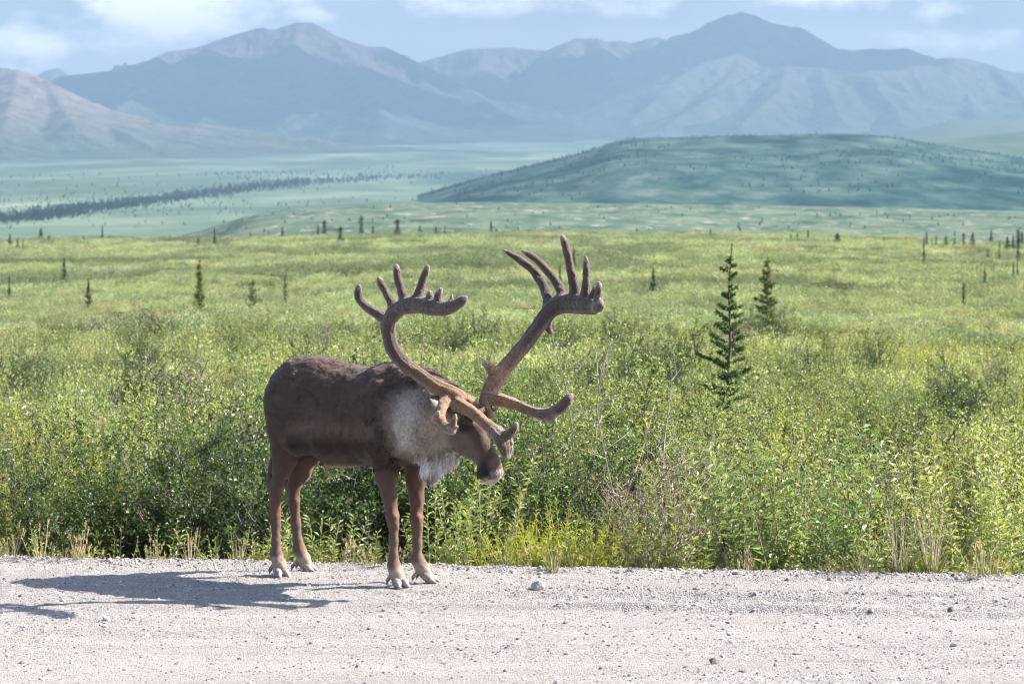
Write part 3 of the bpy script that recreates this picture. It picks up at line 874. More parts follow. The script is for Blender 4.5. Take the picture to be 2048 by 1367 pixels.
def coat_len(p):
    q = p - ORG; s = q @ HD; z = q[:, 2]
    L = np.full(len(p), .013)
    L = np.where(s > .78, .018, L)
    L = L + .030 * smooth01(seg_near(p, P(850, 920, 18.66), P(900, 910, 18.6), .05, .05))
    L = L + .035 * smooth01(seg_near(p, P(866, 930, 18.66), P(862, 965, 18.63), .05, .04))
    head = near(p, P(950, 880, 18.5), .17, .04)
    L = L * (1 - .5 * head)
    L = np.where(z < .68, .0045, L)
    L = np.where(z < .15, .009, L)
    return L


def coat_lay(p, n):
    q = p - ORG; s = (q @ HD)[:, None]; z = q[:, 2:3]
    d = -HD[None] * .8 - UP[None] * .75 * np.ones((len(p), 1))
    d = np.where(s > .85, -UP[None] - HD[None] * .25, d)
    d = np.where(z < .7, -UP[None] + 0 * d, d)
    head = near(p, P(950, 880, 18.5), .17, .03)[:, None]
    return d * (1 - head) - HF[None] * head


fur_mesh("coat_fur", BV, BQ, BN, BC, 170000, coat_len, .0030, coat_lay, root, 4)
mane_mask = lambda p: np.maximum(smooth01(seg_near(p, P(862, 930, 18.66), P(905, 922, 18.6), .03, .04)), smooth01(seg_near(p, P(866, 930, 18.66), P(862, 970, 18.63), .05, .03)))
fur_mesh("throat_mane", BV, BQ, BN, lerp(BC, np.full(len(BC), .8), [.86, .84, .81]), 12000, lambda p: np.full(len(p), .048), .0020,
         lambda p, n: -UP[None] + 0 * n + (P(868, 985, 18.63) - p) * 2.5, root, 8, mane_mask)

# hooves: two splayed crescent claws in front, two dewclaws behind, pale hair fringe
m_hoof, t = new_mat("hoof_horn")
g = t.n('ShaderNodeTexCoord').outputs['Object']
cc = t.ramp(t.noise(g, 40, 4), [(.3, (.09, .07, .06)), (.5, (.19, .155, .135)), (.75, (.30, .265, .24))])
pb = t.n('ShaderNodeBsdfPrincipled', {'Base Color': cc, 'Roughness': .6})
t.n('ShaderNodeOutputMaterial', {0: pb.outputs[0]})


def hoof(px, py, D, toe, back, g=.9):
    c = P(px, py, D); c[2] = 0.0
    toe = np.array(toe, float); toe /= np.linalg.norm(toe)
    lat = np.array([toe[1], -toe[0], 0])
    f = Field(c + np.array([-.17, -.17, -.004]), c + np.array([.17, .17, .17]), 0.004)
    for sg in (-1, 1):
        a = c + lat * sg * .015 + UP * .054 - toe * .010
        m = c + lat * sg * .025 + toe * .030 + UP * .026
        e = c + lat * sg * .029 + toe * .066 + UP * .009
        f.chain([a, m, e], [.026, .025, .010], .004)
        d0 = c + lat * sg * .024 - toe * .035 + UP * .075
        f.chain([d0, d0 - toe * .030 + lat * sg * .012 - UP * .035, d0 - toe * .038 + lat * sg * .014 - UP * .062], [.013, .010, .003], .008)
    V, Q = f.mesh()
    V[:, 2] = np.maximum(V[:, 2], .001)
    o = mesh_obj("hoof", V, [Q], [m_hoof], root)


hoof(560, 1150, 19.32, (.45, -.9, 0), 0)
hoof(610, 1137, 19.55, (.95, -.3, 0), 0)
hoof(797, 1170, 18.86, (.5, -.85, 0), 0)
hoof(852, 1158, 19.06, (.95, -.3, 0), 0)

# eyes
m_eye, t = new_mat("eye")
pb = t.n('ShaderNodeBsdfPrincipled', {'Base Color': (.012, .008, .006, 1), 'Roughness': .08})
t.n('ShaderNodeOutputMaterial', {0: pb.outputs[0]})


def ball(name, c, r, mat, parent, nu=20, nv=12):
    u = np.linspace(0, 2 * math.pi, nu + 1)[:-1]; v = np.linspace(.02, math.pi - .02, nv)
    U, W = np.meshgrid(u, v, indexing='ij')
    X = np.stack([np.cos(U) * np.sin(W), np.sin(U) * np.sin(W), np.cos(W)], -1) * r
    i = np.arange(nu * nv).reshape(nu, nv); j = np.roll(i, -1, 0)
    Q = np.stack([i[:, :-1], i[:, 1:], j[:, 1:], j[:, :-1]], -1).reshape(-1, 4)
    return mesh_obj(name, X.reshape(-1, 3) + c, [Q], [mat], parent)


ball("eye", EYE + np.array([.004, .011, 0]), .0165, m_eye, root)
ball("eye", P(957, 842, 18.70), .021, m_eye, root)

# antlers in velvet
m_ant, t = new_mat("antler_velvet")
g = t.n('ShaderNodeTexCoord').outputs['Object']
at = t.n('ShaderNodeAttribute', attribute_name="col").outputs['Color']
fine = t.noise(g, 130, 4, .65)
mid = t.noise(g, 22, 4, .6)
cc = t.mix(t.mapr(mid, .35, .7), at, t.mix(1.0, at, (.62, .50, .42), 'MULTIPLY'))
cc = t.mix(t.mapr(fine, .44, .60, 0, .8), cc, t.mix(1.0, at, (.25, .19, .16), 'MULTIPLY'))
bmp = t.n('ShaderNodeBump', {'Height': t.math('ADD', fine, t.math('MULTIPLY', mid, 1.5)), 'Strength': 1.0, 'Distance': .009})
pb = t.n('ShaderNodeBsdfPrincipled', {'Base Color': cc, 'Roughness': .8, 'Normal': bmp.outputs[0], 'Sheen Weight': .4, 'Sheen Roughness': .4})
t.n('ShaderNodeOutputMaterial', {0: pb.outputs[0]})

z2 = lambda u, v: (690 + u / 3.2556, 450 + v / 3.2556)
z3 = lambda u, v: (840 + u / 5.697, 760 + v / 5.697)


def apt(fn, lst, sc):
    """lst of (u, v, r, D) in a zoomed frame -> points, radii"""
    pts = [P(*fn(u, v), D) for u, v, r, D in lst]
    rad = [r / sc * D / F * .89 - .0010 for u, v, r, D in lst]
    rad[-1] *= .8
    return pts, rad


def densify(pts, rad, m=3):
    """Catmull-Rom through the points so that beams and tines bend smoothly."""
    if len(pts) < 3: return pts, rad
    p = [2 * pts[0] - pts[1]] + list(pts) + [2 * pts[-1] - pts[-2]]
    rr = [rad[0]] + list(rad) + [rad[-1]]
    op, orr = [], []
    for i in range(1, len(p) - 2):
        for j in range(m):
            x = j / m
            op.append(.5 * (2 * p[i] + (p[i + 1] - p[i - 1]) * x + (2 * p[i - 1] - 5 * p[i] + 4 * p[i + 1] - p[i + 2]) * x * x + (3 * p[i] - p[i - 1] - 3 * p[i + 1] + p[i + 2]) * x ** 3))
            orr.append(rr[i] * (1 - x) + rr[i + 1] * x)
    return op + [pts[-1]], orr + [rad[-1]]


def antler(parts, lo, hi, base):
    f = Field(lo, hi, 0.0058)
    tips = []; segs = []
    for fn, sc, k, kw, lst in parts:
        p, r = apt(fn, lst, sc)
        tips.append((p[-1], r[-1]))
        p, r = densify(p, r)
        f.chain(p, r, k, **kw)
        segs += [(p[i], p[i + 1], r[i]) for i in range(len(p) - 1)]
    V, Q = f.mesh()
    N = vnormals(V, Q)
    # veins and ridges running lengthwise under the velvet
    best = np.full(len(V), 1e9); th = np.zeros(len(V)); rr_ = np.zeros(len(V))
    for a, b_, r_ in segs:
        ab = b_ - a; L2 = ab @ ab
        if L2 < 1e-9: continue
        tt = np.clip(((V - a) @ ab) / L2, 0, 1); q = V - a - tt[:, None] * ab; d_ = np.linalg.norm(q, axis=1) - r_
        e1 = np.cross(ab, [.3, 1.0, .2]); e1 /= np.linalg.norm(e1); e2 = np.cross(ab / math.sqrt(L2), e1)
        k_ = d_ < best; best = np.where(k_, d_, best); th = np.where(k_, np.arctan2(q @ e2, q @ e1), th); rr_ = np.where(k_, r_, rr_)
    rid = np.cos(th * 7 + 6 * n3(V, 6, 9)) * .6 + np.cos(th * 13 + 9 * n3(V, 9, 19)) * .4
    V = V + N * ((n3(V, 60, 3) - .5) * .004 + (n3(V, 22, 7) - .5) * .006 + rid * .0028 * np.clip((rr_ - .014) / .02, 0, 1))[:, None]
    d = np.linalg.norm(V - base, axis=1)
    c = np.tile(np.array([.30, .168, .075]), (len(V), 1))
    c = lerp(c, smooth01(np.clip((d - .12) / .40, 0, 1)), [.088, .054, .036])
    for tp, r in tips:
        if np.linalg.norm(tp - base) > .12:
            c = lerp(c, smooth01(near(V, tp, r * 1.0, .03)) * .75, [.38, .32, .27])
    c *= (.8 + .4 * n3(V, 12, 4))[:, None] * (1 - .30 * np.clip(-rid, 0, 1) * np.clip((rr_ - .014) / .02, 0, 1))[:, None]  # shade between the ridges painted in as darker velvet
    o = mesh_obj("antler", V, [Q], [m_ant], root, True, c)
    fz = fur_mesh("velvet_fuzz", V, Q, N, np.clip(c * 1.15, 0, .6), 15000, lambda p: np.full(len(p), .0055), .0020, lambda p, n: UP[None] * .6 + 0 * n, root, 12)
    fz.parent = o
    return o


S2, S3 = 3.2556, 5.697
nrm = {}
right = [
    (z2, S2, .03, {}, [(845, 1165, 34, 18.62), (790, 1140, 42, 18.58), (700, 1098, 46, 18.55), (590, 1045, 42, 18.55), (470, 965, 42, 18.58), (370, 885, 40, 18.6), (310, 800, 39, 18.6), (284, 710, 38, 18.57), (284, 640, 40, 18.54), (318, 570, 44, 18.5), (390, 525, 44, 18.44), (470, 513, 44, 18.38)]),
    (z2, S2, .03, dict(n=np.array([.35, -.9, -.2]), sq=1.5), [(390, 525, 44, 18.44), (470, 516, 50, 18.38), (560, 530, 54, 18.30), (640, 543, 44, 18.22), (700, 530, 32, 18.16), (750, 500, 22, 18.12), (788, 468, 10, 18.10)]),
    (z2, S2, .02, {}, [(262, 610, 34, 18.55), (215, 578, 30, 18.58), (150, 540, 27, 18.62), (100, 490, 24, 18.66), (86, 440, 20, 18.66), (90, 395, 15, 18.64)]),
    (z2, S2, .02, {}, [(318, 530, 32, 18.5), (295, 490, 26, 18.52), (262, 430, 22, 18.54), (235, 380, 18, 18.54), (218, 345, 14, 18.54)]),
    (z2, S2, .02, {}, [(395, 490, 34, 18.44), (372, 440, 27, 18.46), (350, 370, 23, 18.48), (338, 310, 18, 18.48), (334, 265, 15, 18.48)]),
    (z2, S2, .02, {}, [(468, 490, 34, 18.38), (483, 440, 28, 18.38), (505, 370, 23, 18.38), (522, 315, 19, 18.37), (538, 268, 14, 18.36)]),
    (z2, S2, .015, {}, [(550, 495, 24, 18.30), (552, 460, 20, 18.30), (553, 438, 16, 18.30)]),
    (z2, S2, .015, {}, [(600, 500, 25, 18.25), (607, 460, 20, 18.25), (624, 420, 17, 18.24)]),
    (z2, S2, .015, {}, [(690, 515, 24, 18.17), (696, 455, 17, 18.17)]),
    # long brow tine down the far side of the face, ending in a small palm
    (z3, S3, .02, {}, [(380, 240, 90, 18.55), (480, 300, 78, 18.50), (600, 370, 66, 18.45), (720, 470, 62, 18.40), (830, 560, 66, 18.36), (900, 620, 78, 18.33)]),
    (z3, S3, .02, dict(n=np.array([.55, -.8, .2]), sq=1.9), [(880, 600, 78, 18.34), (945, 680, 105, 18.30), (975, 760, 88, 18.28), (988, 830, 50, 18.27), (992, 878, 18, 18.27)]),
    (z3, S3, .015, {}, [(960, 620, 50, 18.31), (1030, 600, 44, 18.28), (1075, 545, 34, 18.26), (1100, 490, 26, 18.25)]),
    (z3, S3, .015, {}, [(1030, 690, 40, 18.29), (1050, 720, 30, 18.28)]),
    # second tine curling down towards the lens beside the ear
    (z3, S3, .02, {}, [(310, 190, 70, 18.55), (262, 280, 56, 18.48), (238, 370, 46, 18.42), (240, 450, 44, 18.37), (280, 525, 44, 18.33), (330, 565, 42, 18.31)]),
    (z3, S3, .015, {}, [(250, 450, 46, 18.37), (185, 440, 44, 18.36), (140, 430, 30, 18.35)]),
    (z3, S3, .012, {}, [(180, 445, 36, 18.36), (198, 395, 32, 18.35), (205, 355, 24, 18.34)]),
    (z3, S3, .015, dict(n=np.array([.3, -.95, .1]), sq=1.4), [(290, 530, 44, 18.33), (350, 560, 58, 18.31), (375, 590, 38, 18.30)]),
    (z3, S3, .012, {}, [(360, 545, 44, 18.31), (388, 470, 32, 18.30), (406, 395, 24, 18.29)]),
    (z3, S3, .012, {}, [(375, 560, 30, 18.31), (430, 530, 22, 18.30)]),
    (z3, S3, .012, {}, [(385, 260, 40, 18.53), (392, 330, 30, 18.50)]),
]
left_ = [
    (z2, S2, .03, {}, [(905, 1165, 34, 18.70), (930, 1120, 46, 18.72), (965, 1035, 52, 18.76), (1010, 965, 48, 18.80), (1095, 865, 44, 18.86), (1190, 755, 45, 18.94), (1265, 650, 46, 19.0), (1320, 575, 44, 19.04), (1375, 525, 44, 19.04), (1430, 510, 44, 19.02)]),
    (z2, S2, .03, dict(n=np.array([.3, .95, 0.0]), sq=1.45), [(1380, 520, 46, 19.04), (1440, 508, 56, 19.0), (1520, 510, 62, 18.94), (1590, 520, 58, 18.86), (1640, 525, 50, 18.80)]),
    (z2, S2, .02, {}, [(985, 965, 32, 18.78), (950, 930, 28, 18.76), (915, 900, 20, 18.74)]),
    (z2, S2, .012, {}, [(1320, 650, 26, 19.02), (1332, 690, 20, 19.02), (1347, 703, 10, 19.02)]),
    (z2, S2, .02, {}, [(1325, 560, 34, 19.05), (1325, 500, 32, 19.08), (1305, 430, 31, 19.12), (1265, 345, 29, 19.15), (1205, 275, 27, 19.17), (1120, 215, 22, 19.18), (1030, 162, 13, 19.18)]),
    (z2, S2, .02, {}, [(1410, 490, 34, 19.03), (1412, 440, 28, 19.05), (1375, 370, 27, 19.07), (1320, 300, 26, 19.08), (1245, 222, 23, 19.08), (1155, 168, 15, 19.08)]),
    (z2, S2, .02, {}, [(1500, 470, 38, 18.96), (1492, 400, 32, 18.96), (1475, 310, 29, 18.95), (1450, 200, 24, 18.94), (1430, 120, 21, 18.93), (1413, 76, 18, 18.92)]),
    (z2, S2, .02, {}, [(1562, 470, 32, 18.88), (1568, 390, 26, 18.87), (1570, 300, 22, 18.86), (1567, 208, 16, 18.85)]),
    (z2, S2, .015, {}, [(1605, 490, 28, 18.84), (1622, 440, 20, 18.83), (1632, 400, 12, 18.83)]),
    (z2, S2, .015, {}, [(1645, 500, 32, 18.78), (1652, 430, 23, 18.75), (1652, 378, 18, 18.74)]),
    (z2, S2, .012, {}, [(1640, 540, 36, 18.78), (1660, 520, 30, 18.74), (1664, 490, 20, 18.73)]),
    # brow tine reaching forward and upward
    (z2, S2, .02, {}, [(935, 1120, 48, 18.70), (1020, 1140, 42, 18.66), (1110, 1168, 36, 18.6), (1200, 1205, 33, 18.55), (1290, 1238, 32, 18.5), (1345, 1258, 32, 18.47)]),
    (z2, S2, .02, dict(n=np.array([.2, -.5, .84]), sq=1.7), [(1230, 1225, 32, 18.54), (1320, 1222, 46, 18.48), (1400, 1190, 42, 18.43), (1448, 1140, 32, 18.40), (1472, 1100, 16, 18.39)]),
    (z2, S2, .012, {}, [(1345, 1255, 32, 18.46), (1368, 1230, 22, 18.44)]),
    (z2, S2, .012, {}, [(1340, 1255, 32, 18.46), (1365, 1280, 24, 18.44)]),
    (z2, S2, .015, {}, [(905, 1150, 34, 18.68), (925, 1205, 28, 18.64), (970, 1250, 20, 18.61)]),
]
antler(right, P(700, 560, 18.9) * 0 + np.array([-1.02, 17.9, .55]), np.array([.12, 18.9, 1.95]), P(930, 815, 18.6))
antler(left_, np.array([-.25, 18.2, .75]), np.array([.60, 19.4, 2.12]), P(970, 808, 18.7))
# ------------------------------------------------------------------ plants
def leaf_mat(name, trans=.42, rough=.40, gloss=.42, vary=.25, patch=True):
    m, t = new_mat(name)
    at = t.n('ShaderNodeAttribute', attribute_name="col").outputs['Color']
    oi = t.n('ShaderNodeObjectInfo')
    c = at
    if patch:
        # broad drifts of different plants over the plain: yellower, greyer, darker
        pos = t.n('ShaderNodeNewGeometry').outputs['Position']
        mp = t.n('ShaderNodeMapping', {0: pos, 3: (1, .5, 0)}).outputs[0]
        c = t.mix(t.mapr(t.noise(mp, .09, 5, .6), .42, .62, 0, .5), c, t.mix(1.0, c, (1.10, 1.05, 1.0), 'MULTIPLY'))
        c = t.mix(t.mapr(t.noise(mp, .035, 6, .62), .52, .68, 0, .55), c, t.mix(1.0, c, (.62, .70, .80), 'MULTIPLY'))
    hsv = t.n('ShaderNodeHueSaturation', {'Hue': t.mapr(oi.outputs['Random'], 0, 1, .485, .512), 'Saturation': 1.0,
                                          'Value': t.mapr(t.math('FRACT', t.math('MULTIPLY', oi.outputs['Random'], 7.31)), 0, 1, 1 - vary, 1 + vary), 'Color': c})
    c = hsv.outputs[0]
    pb = t.n('ShaderNodeBsdfPrincipled', {'Base Color': c, 'Roughness': rough})
    pb.inputs['Specular IOR Level'].default_value = gloss
    tr = t.n('ShaderNodeBsdfTranslucent', {'Color': t.mix(1.0, c, (1.28, 1.20, .62), 'MULTIPLY')})
    mx = t.n('ShaderNodeMixShader', {0: trans, 1: pb.outputs[0], 2: tr.outputs[0]})
    t.n('ShaderNodeOutputMaterial', {0: mx.outputs[0]})
    return m


m_leaf = leaf_mat("leaf")
m_bark, t = new_mat("bark")
g = t.n('ShaderNodeTexCoord').outputs['Object']
at = t.n('ShaderNodeAttribute', attribute_name="col").outputs['Color']
c = t.mix(t.mapr(t.noise(g, 30, 4), .35, .65), at, t.mix(1.0, at, (.55, .5, .48), 'MULTIPLY'))
b = t.n('ShaderNodeBsdfPrincipled', {'Base Color': c, 'Roughness': .75})
t.n('ShaderNodeOutputMaterial', {0: b.outputs[0]})


class Plant:
    """Collects twigs (thin tapered prisms) and leaves (folded blades) of one plant."""
    def __init__(self, seed):
        self.r = np.random.RandomState(seed)
        self.tv, self.tf, self.tc = [], [], []
        self.lp, self.ld, self.ll, self.lw, self.lc = [], [], [], [], []
        self.nt = 0

    def tube(self, pts, rad, col, sides=4):
        pts = np.array(pts); n = len(pts)
        d = np.gradient(pts, axis=0); d /= np.maximum(np.linalg.norm(d, axis=1, keepdims=True), 1e-9)
        a = np.cross(d, [0.31, .2, 1.0]); a /= np.maximum(np.linalg.norm(a, axis=1, keepdims=True), 1e-6)
        b_ = np.cross(d, a)
        th = np.arange(sides) * 2 * math.pi / sides
        R = np.asarray(rad).reshape(-1, 1, 1)
        V = pts[:, None] + R * (np.cos(th)[None, :, None] * a[:, None] + np.sin(th)[None, :, None] * b_[:, None])
        i = np.arange(n * sides).reshape(n, sides) + self.nt; j = np.roll(i, -1, 1)
        self.tf.append(np.stack([i[:-1], j[:-1], j[1:], i[1:]], -1).reshape(-1, 4))
        self.tv.append(V.reshape(-1, 3)); self.tc.append(np.tile(np.array(col), (n * sides, 1)))
        self.nt += n * sides

    def leaves(self, p, d, L, W, c):
        self.lp.append(p); self.ld.append(d); self.ll.append(L); self.lw.append(W); self.lc.append(c)

    def stem(self, p0, d0, length, r0, col, segs=6, wander=.12, up=.0, r1=.25, sides=4):
        p = np.array(p0, float); d = np.array(d0, float); pts = [p.copy()]
        for i in range(segs):
            d = d + self.r.randn(3) * wander + np.array([0, 0, up]); d /= np.linalg.norm(d)
            p = p + d * length / segs; pts.append(p.copy())
        self.tube(pts, np.linspace(r0, r0 * r1, segs + 1), col, sides)
        return np.array(pts)

    def dress(self, pts, n, L, W, c, cvar=.25, t0=.2, spread=1.0, droop=.1, along=.5, jit=.01):
        """n leaves set along a twig."""
        if n <= 0: return
        r = self.r
        t_ = (t0 + (1 - t0) * (np.arange(n) + r.rand(n)) / n) * (len(pts) - 1)
        i = np.minimum(t_.astype(int), len(pts) - 2); f = (t_ - i)[:, None]
        p = pts[i] * (1 - f) + pts[i + 1] * f + r.randn(n, 3) * jit
        ax = pts[i + 1] - pts[i]; ax /= np.maximum(np.linalg.norm(ax, axis=1, keepdims=True), 1e-9)
        o = r.randn(n, 3); o -= ax * (o * ax).sum(1, keepdims=True); o /= np.linalg.norm(o, axis=1, keepdims=True)
        d = ax * along + o * spread + np.array([0, 0, -droop]); d /= np.linalg.norm(d, axis=1, keepdims=True)
        s = 1 - .35 * (t_ / len(pts))
        LL = L * s * (.7 + .6 * r.rand(n)); WW = W * s * (.75 + .5 * r.rand(n))
        cc = np.array(c)[None] * (1 - cvar + 2 * cvar * r.rand(n, 1)) * (1 + (r.rand(n, 3) - .5) * .16)
        self.leaves(p, d, LL, WW, cc)

    def leaf_arrays(self, fold=.25):
        p = np.concatenate(self.lp); d = np.concatenate(self.ld); L = np.concatenate(self.ll)[:, None]; W = np.concatenate(self.lw)[:, None]; c = np.concatenate(self.lc)
        n = len(p)
        s = np.cross(d, self.r.randn(n, 3) * .5 + np.array([0, 0, 1.0])); s /= np.maximum(np.linalg.norm(s, axis=1, keepdims=True), 1e-6)
        up = np.cross(s, d)
        a = p; b_ = p + d * L * .45 + s * W * .5 + up * W * fold; e = p + d * L - up * L * .12; f = p + d * L * .45 - s * W * .5 + up * W * fold
        V = np.stack([a, b_, e, f], 1).reshape(-1, 3)
        k = np.arange(n)[:, None] * 4
        return V, np.concatenate([k + np.array([[0, 1, 2]]), k + np.array([[0, 2, 3]])]), np.repeat(c, 4, 0)

    def build(self, name, lname="foliage", sname="stems", loc=(0, 0, 0), rz=0, fold=.25, merged=False, leafmat=None):
        """merged: one mesh (for ground cover); else a thing with stems and foliage as its parts."""
        LV = None
        if self.lp: LV, LF, LC = self.leaf_arrays(fold)
        TV = np.concatenate(self.tv) if self.tv else np.zeros((0, 3)); TF = np.concatenate(self.tf) if self.tf else np.zeros((0, 4), int); TC = np.concatenate(self.tc) if self.tc else np.zeros((0, 3))
        lm = leafmat or m_leaf
        if merged:
            V = np.concatenate([TV, LV]); C_ = np.concatenate([TC, LC])
            o = mesh_obj(name, V, [TF, LF + len(TV)], [m_bark, lm], None, False, C_, np.concatenate([np.zeros(len(TF)), np.ones(len(LF))]), link=False)
            return o
        rt = empty(name, loc, rz)
        s = mesh_obj(sname, TV, [TF], [m_bark], None, True, TC); s.parent = rt
        if LV is not None:
            l = mesh_obj(lname, LV, [LF], [lm], None, False, LC); l.parent = rt
        return rt


def birch(seed, h=.95, rad=.5, n_main=9, n_twig=26, leaf=.020, lw=.017, per=17, col=(.060, .115, .022), bark=(.085, .06, .05), bare=.0, tall=False):
    """Many-stemmed dwarf birch: forked stems, fine twigs and small round leaves."""
    P_ = Plant(seed); r = P_.r
    for i in range(n_main):
        a = 2 * math.pi * (i + r.rand() * .8) / n_main; lean = .15 + .75 * r.rand()
        d = np.array([math.cos(a) * lean, math.sin(a) * lean, 1.0]); d /= np.linalg.norm(d)
        Lm = h * (.65 + .4 * r.rand())
        pts = P_.stem([math.cos(a) * .05, math.sin(a) * .05, 0], d, Lm, .0085, bark, 7, .14, .05)
        for k in range(n_twig // 3 + 1):
            t_ = .25 + .72 * (k + r.rand()) / (n_twig // 3 + 1)
            j = min(int(t_ * 7), 6); p = pts[j] + (pts[j + 1] - pts[j]) * (t_ * 7 - j)
            o = r.randn(3); o[2] = abs(o[2]) * .6 + .25; o /= np.linalg.norm(o)
            q = P_.stem(p, o, rad * (.35 + .55 * r.rand()) * (1.1 - .4 * t_), .0038, bark, 4, .22, .08)
            if r.rand() > bare: P_.dress(q, per, leaf, lw, col, .38, .15)
            for _ in range(2):
                o2 = q[-1] - q[0] + r.randn(3) * .12; o2 /= np.linalg.norm(o2)
                q2 = P_.stem(q[r.randint(1, 4)], o2, rad * .4 * (.5 + r.rand()), .0022, bark, 3, .2, .1, sides=3)
                if r.rand() > bare: P_.dress(q2, int(per * .8), leaf, lw, col, .38, .05)
    return P_


def willow(seed, h=.9, n=38, spread=.55, leaf=.050, lw=.011, per=34, col=(.10, .155, .035), bark=(.16, .13, .05), rad=.16, droop=.15, up=.03, w=.06):
    """Upright shoots thick with narrow leaves."""
    P_ = Plant(seed); r = P_.r
    for i in range(n):
        a = r.rand() * 2 * math.pi; rr = rad * math.sqrt(r.rand()); lean = spread * (.2 + .8 * rr / rad) * (.4 + .8 * r.rand())
        d = np.array([math.cos(a) * lean, math.sin(a) * lean, 1.0]); d /= np.linalg.norm(d)
        L = h * (.45 + .6 * r.rand())
        pts = P_.stem([math.cos(a) * rr, math.sin(a) * rr, 0], d, L, .0042, bark, 6, w, up)
        P_.dress(pts, per, leaf, lw, col, .3, .12, 1.0, droop, .75, .002)
    return P_


def clump(seed, size=2.4, h=.55, n=2600, leaf=.06, lw=.034, col=(.085, .125, .035)):
    """A piece of distant thicket: low mounds of leafy twigs."""
    P_ = Plant(seed); r = P_.r
    nm = 16
    cx = (r.rand(nm, 2) - .5) * size; ch = h * (.5 + .6 * r.rand(nm)); cr = size * (.12 + .12 * r.rand(nm))
    k = r.randint(0, nm, n); u = r.randn(n, 3); u /= np.linalg.norm(u, axis=1, keepdims=True); u[:, 2] = abs(u[:, 2])
    rr = r.rand(n, 1) ** .4
    p = np.stack([cx[k, 0], cx[k, 1], 0 * k], 1) + u * rr * np.stack([cr[k], cr[k], ch[k]], 1) + r.randn(n, 3) * .03
    d = u + r.randn(n, 3) * .6 + np.array([0, 0, .5]); d /= np.linalg.norm(d, axis=1, keepdims=True)
    tone = (.75 + .5 * r.rand(nm))[k][:, None] * (.7 + .6 * r.rand(n, 1))
    P_.leaves(p, d, leaf * (.6 + .8 * r.rand(n)), lw * (.6 + .8 * r.rand(n)), np.array(col)[None] * tone)
    for i in range(nm):
        for j in range(3):
            P_.stem([cx[i, 0], cx[i, 1], 0], [r.randn() * .4, r.randn() * .4, 1], ch[i] * 1.15, .008, (.12, .10, .09), 4, .15, sides=3)
    return P_


def instances(name, sources, pts, rot, scl, idx, tilt=None):
    """ONE ground-cover object: sources set out on points by geometry nodes."""
    me = bpy.data.meshes.new(name)
    me.vertices.add(len(pts)); me.vertices.foreach_set("co", np.asarray(pts, np.float32).ravel())
    for nm_, typ, arr in (("rot", 'FLOAT_VECTOR', rot), ("scl", 'FLOAT_VECTOR', scl), ("pick", 'INT', idx)):
        a = me.attributes.new(nm_, typ, 'POINT')
        a.data.foreach_set("vector" if typ == 'FLOAT_VECTOR' else "value", np.asarray(arr, np.float32 if typ != 'INT' else np.int32).ravel())
    o = bpy.data.objects.new(name, me); COL.objects.link(o)
    ng = bpy.data.node_groups.new(name, 'GeometryNodeTree')
    ng.interface.new_socket('Geometry', in_out='INPUT', socket_type='NodeSocketGeometry')
    ng.interface.new_socket('Geometry', in_out='OUTPUT', socket_type='NodeSocketGeometry')
    N = ng.nodes; L = ng.links
    gi = N.new('NodeGroupInput'); go = N.new('NodeGroupOutput')
    jg = N.new('GeometryNodeJoinGeometry')
    # joined in reverse so that the pick index follows the list order
    for s in reversed(sources):
        oi = N.new('GeometryNodeObjectInfo'); oi.inputs[0].default_value = s; oi.inputs[1].default_value = True
        L.new(oi.outputs['Geometry'], jg.inputs[0])
    ip = N.new('GeometryNodeInstanceOnPoints')
    L.new(gi.outputs[0], ip.inputs['Points']); L.new(jg.outputs[0], ip.inputs['Instance'])
    ip.inputs['Pick Instance'].default_value = True

    def attr(nm_, dt):
        a = N.new('GeometryNodeInputNamedAttribute'); a.data_type = dt; a.inputs[0].default_value = nm_
        return [s for s in a.outputs if s.enabled][0]
    L.new(attr("pick", 'INT'), ip.inputs['Instance Index'])
    rv = attr("rot", 'FLOAT_VECTOR')
    e2r = N.new('FunctionNodeEulerToRotation'); L.new(rv, e2r.inputs[0]); L.new(e2r.outputs[0], ip.inputs['Rotation'])
    L.new(attr("scl", 'FLOAT_VECTOR'), ip.inputs['Scale'])
    L.new(ip.outputs[0], go.inputs[0])
    md = o.modifiers.new("scatter", 'NODES'); md.node_group = ng
    tag(o, kind='stuff')
    return o


# ---- the thicket that covers the plain
GREEN_D, GREEN_M, GREEN_Y, GREEN_G = (.052, .095, .026), (.165, .235, .066), (.310, .350, .085), (.300, .325, .170)
src_near = [
    birch(11, .85, .42, 9, 24, .025, .020, 14, GREEN_D).build("shrub_a", merged=True),
    birch(12, .75, .40, 9, 22, .026, .020, 13, GREEN_M).build("shrub_b", merged=True),
    birch(13, .80, .38, 8, 20, .026, .019, 12, (.200, .255, .085)).build("shrub_c", merged=True),
    willow(14, .75, 40, .7, .052, .015, 26, GREEN_Y, (.15, .14, .05)).build("shrub_d", merged=True),
    willow(15, .70, 40, .7, .050, .016, 26, GREEN_G, (.15, .12, .08)).build("shrub_e", merged=True),
    birch(16, .75, .40, 10, 26, .018, .012, 5, (.20, .22, .09), (.17, .13, .12), .75).build("shrub_f", merged=True),
]
src_shoot = [
    willow(17, .80, 13, .30, .062, .019, 26, (.21, .27, .095), (.26, .25, .12), .16, .10, .04, .03).build("shoots_a", merged=True),
    willow(18, .70, 15, .35, .055, .017, 24, (.25, .29, .12), (.28, .24, .16), .18, .15, .04, .03).build("shoots_b", merged=True)]
src_mid = [clump(31, 1.7, .62, 4200, .040, .024, (.270, .330, .140)).build("mid_a", merged=True), clump(32, 1.7, .55, 4200, .042, .022, (.320, .365, .170)).build("mid_b", merged=True),
           clump(33, 1.7, .70, 4200, .038, .024, (.170, .225, .090)).build("mid_c", merged=True)]
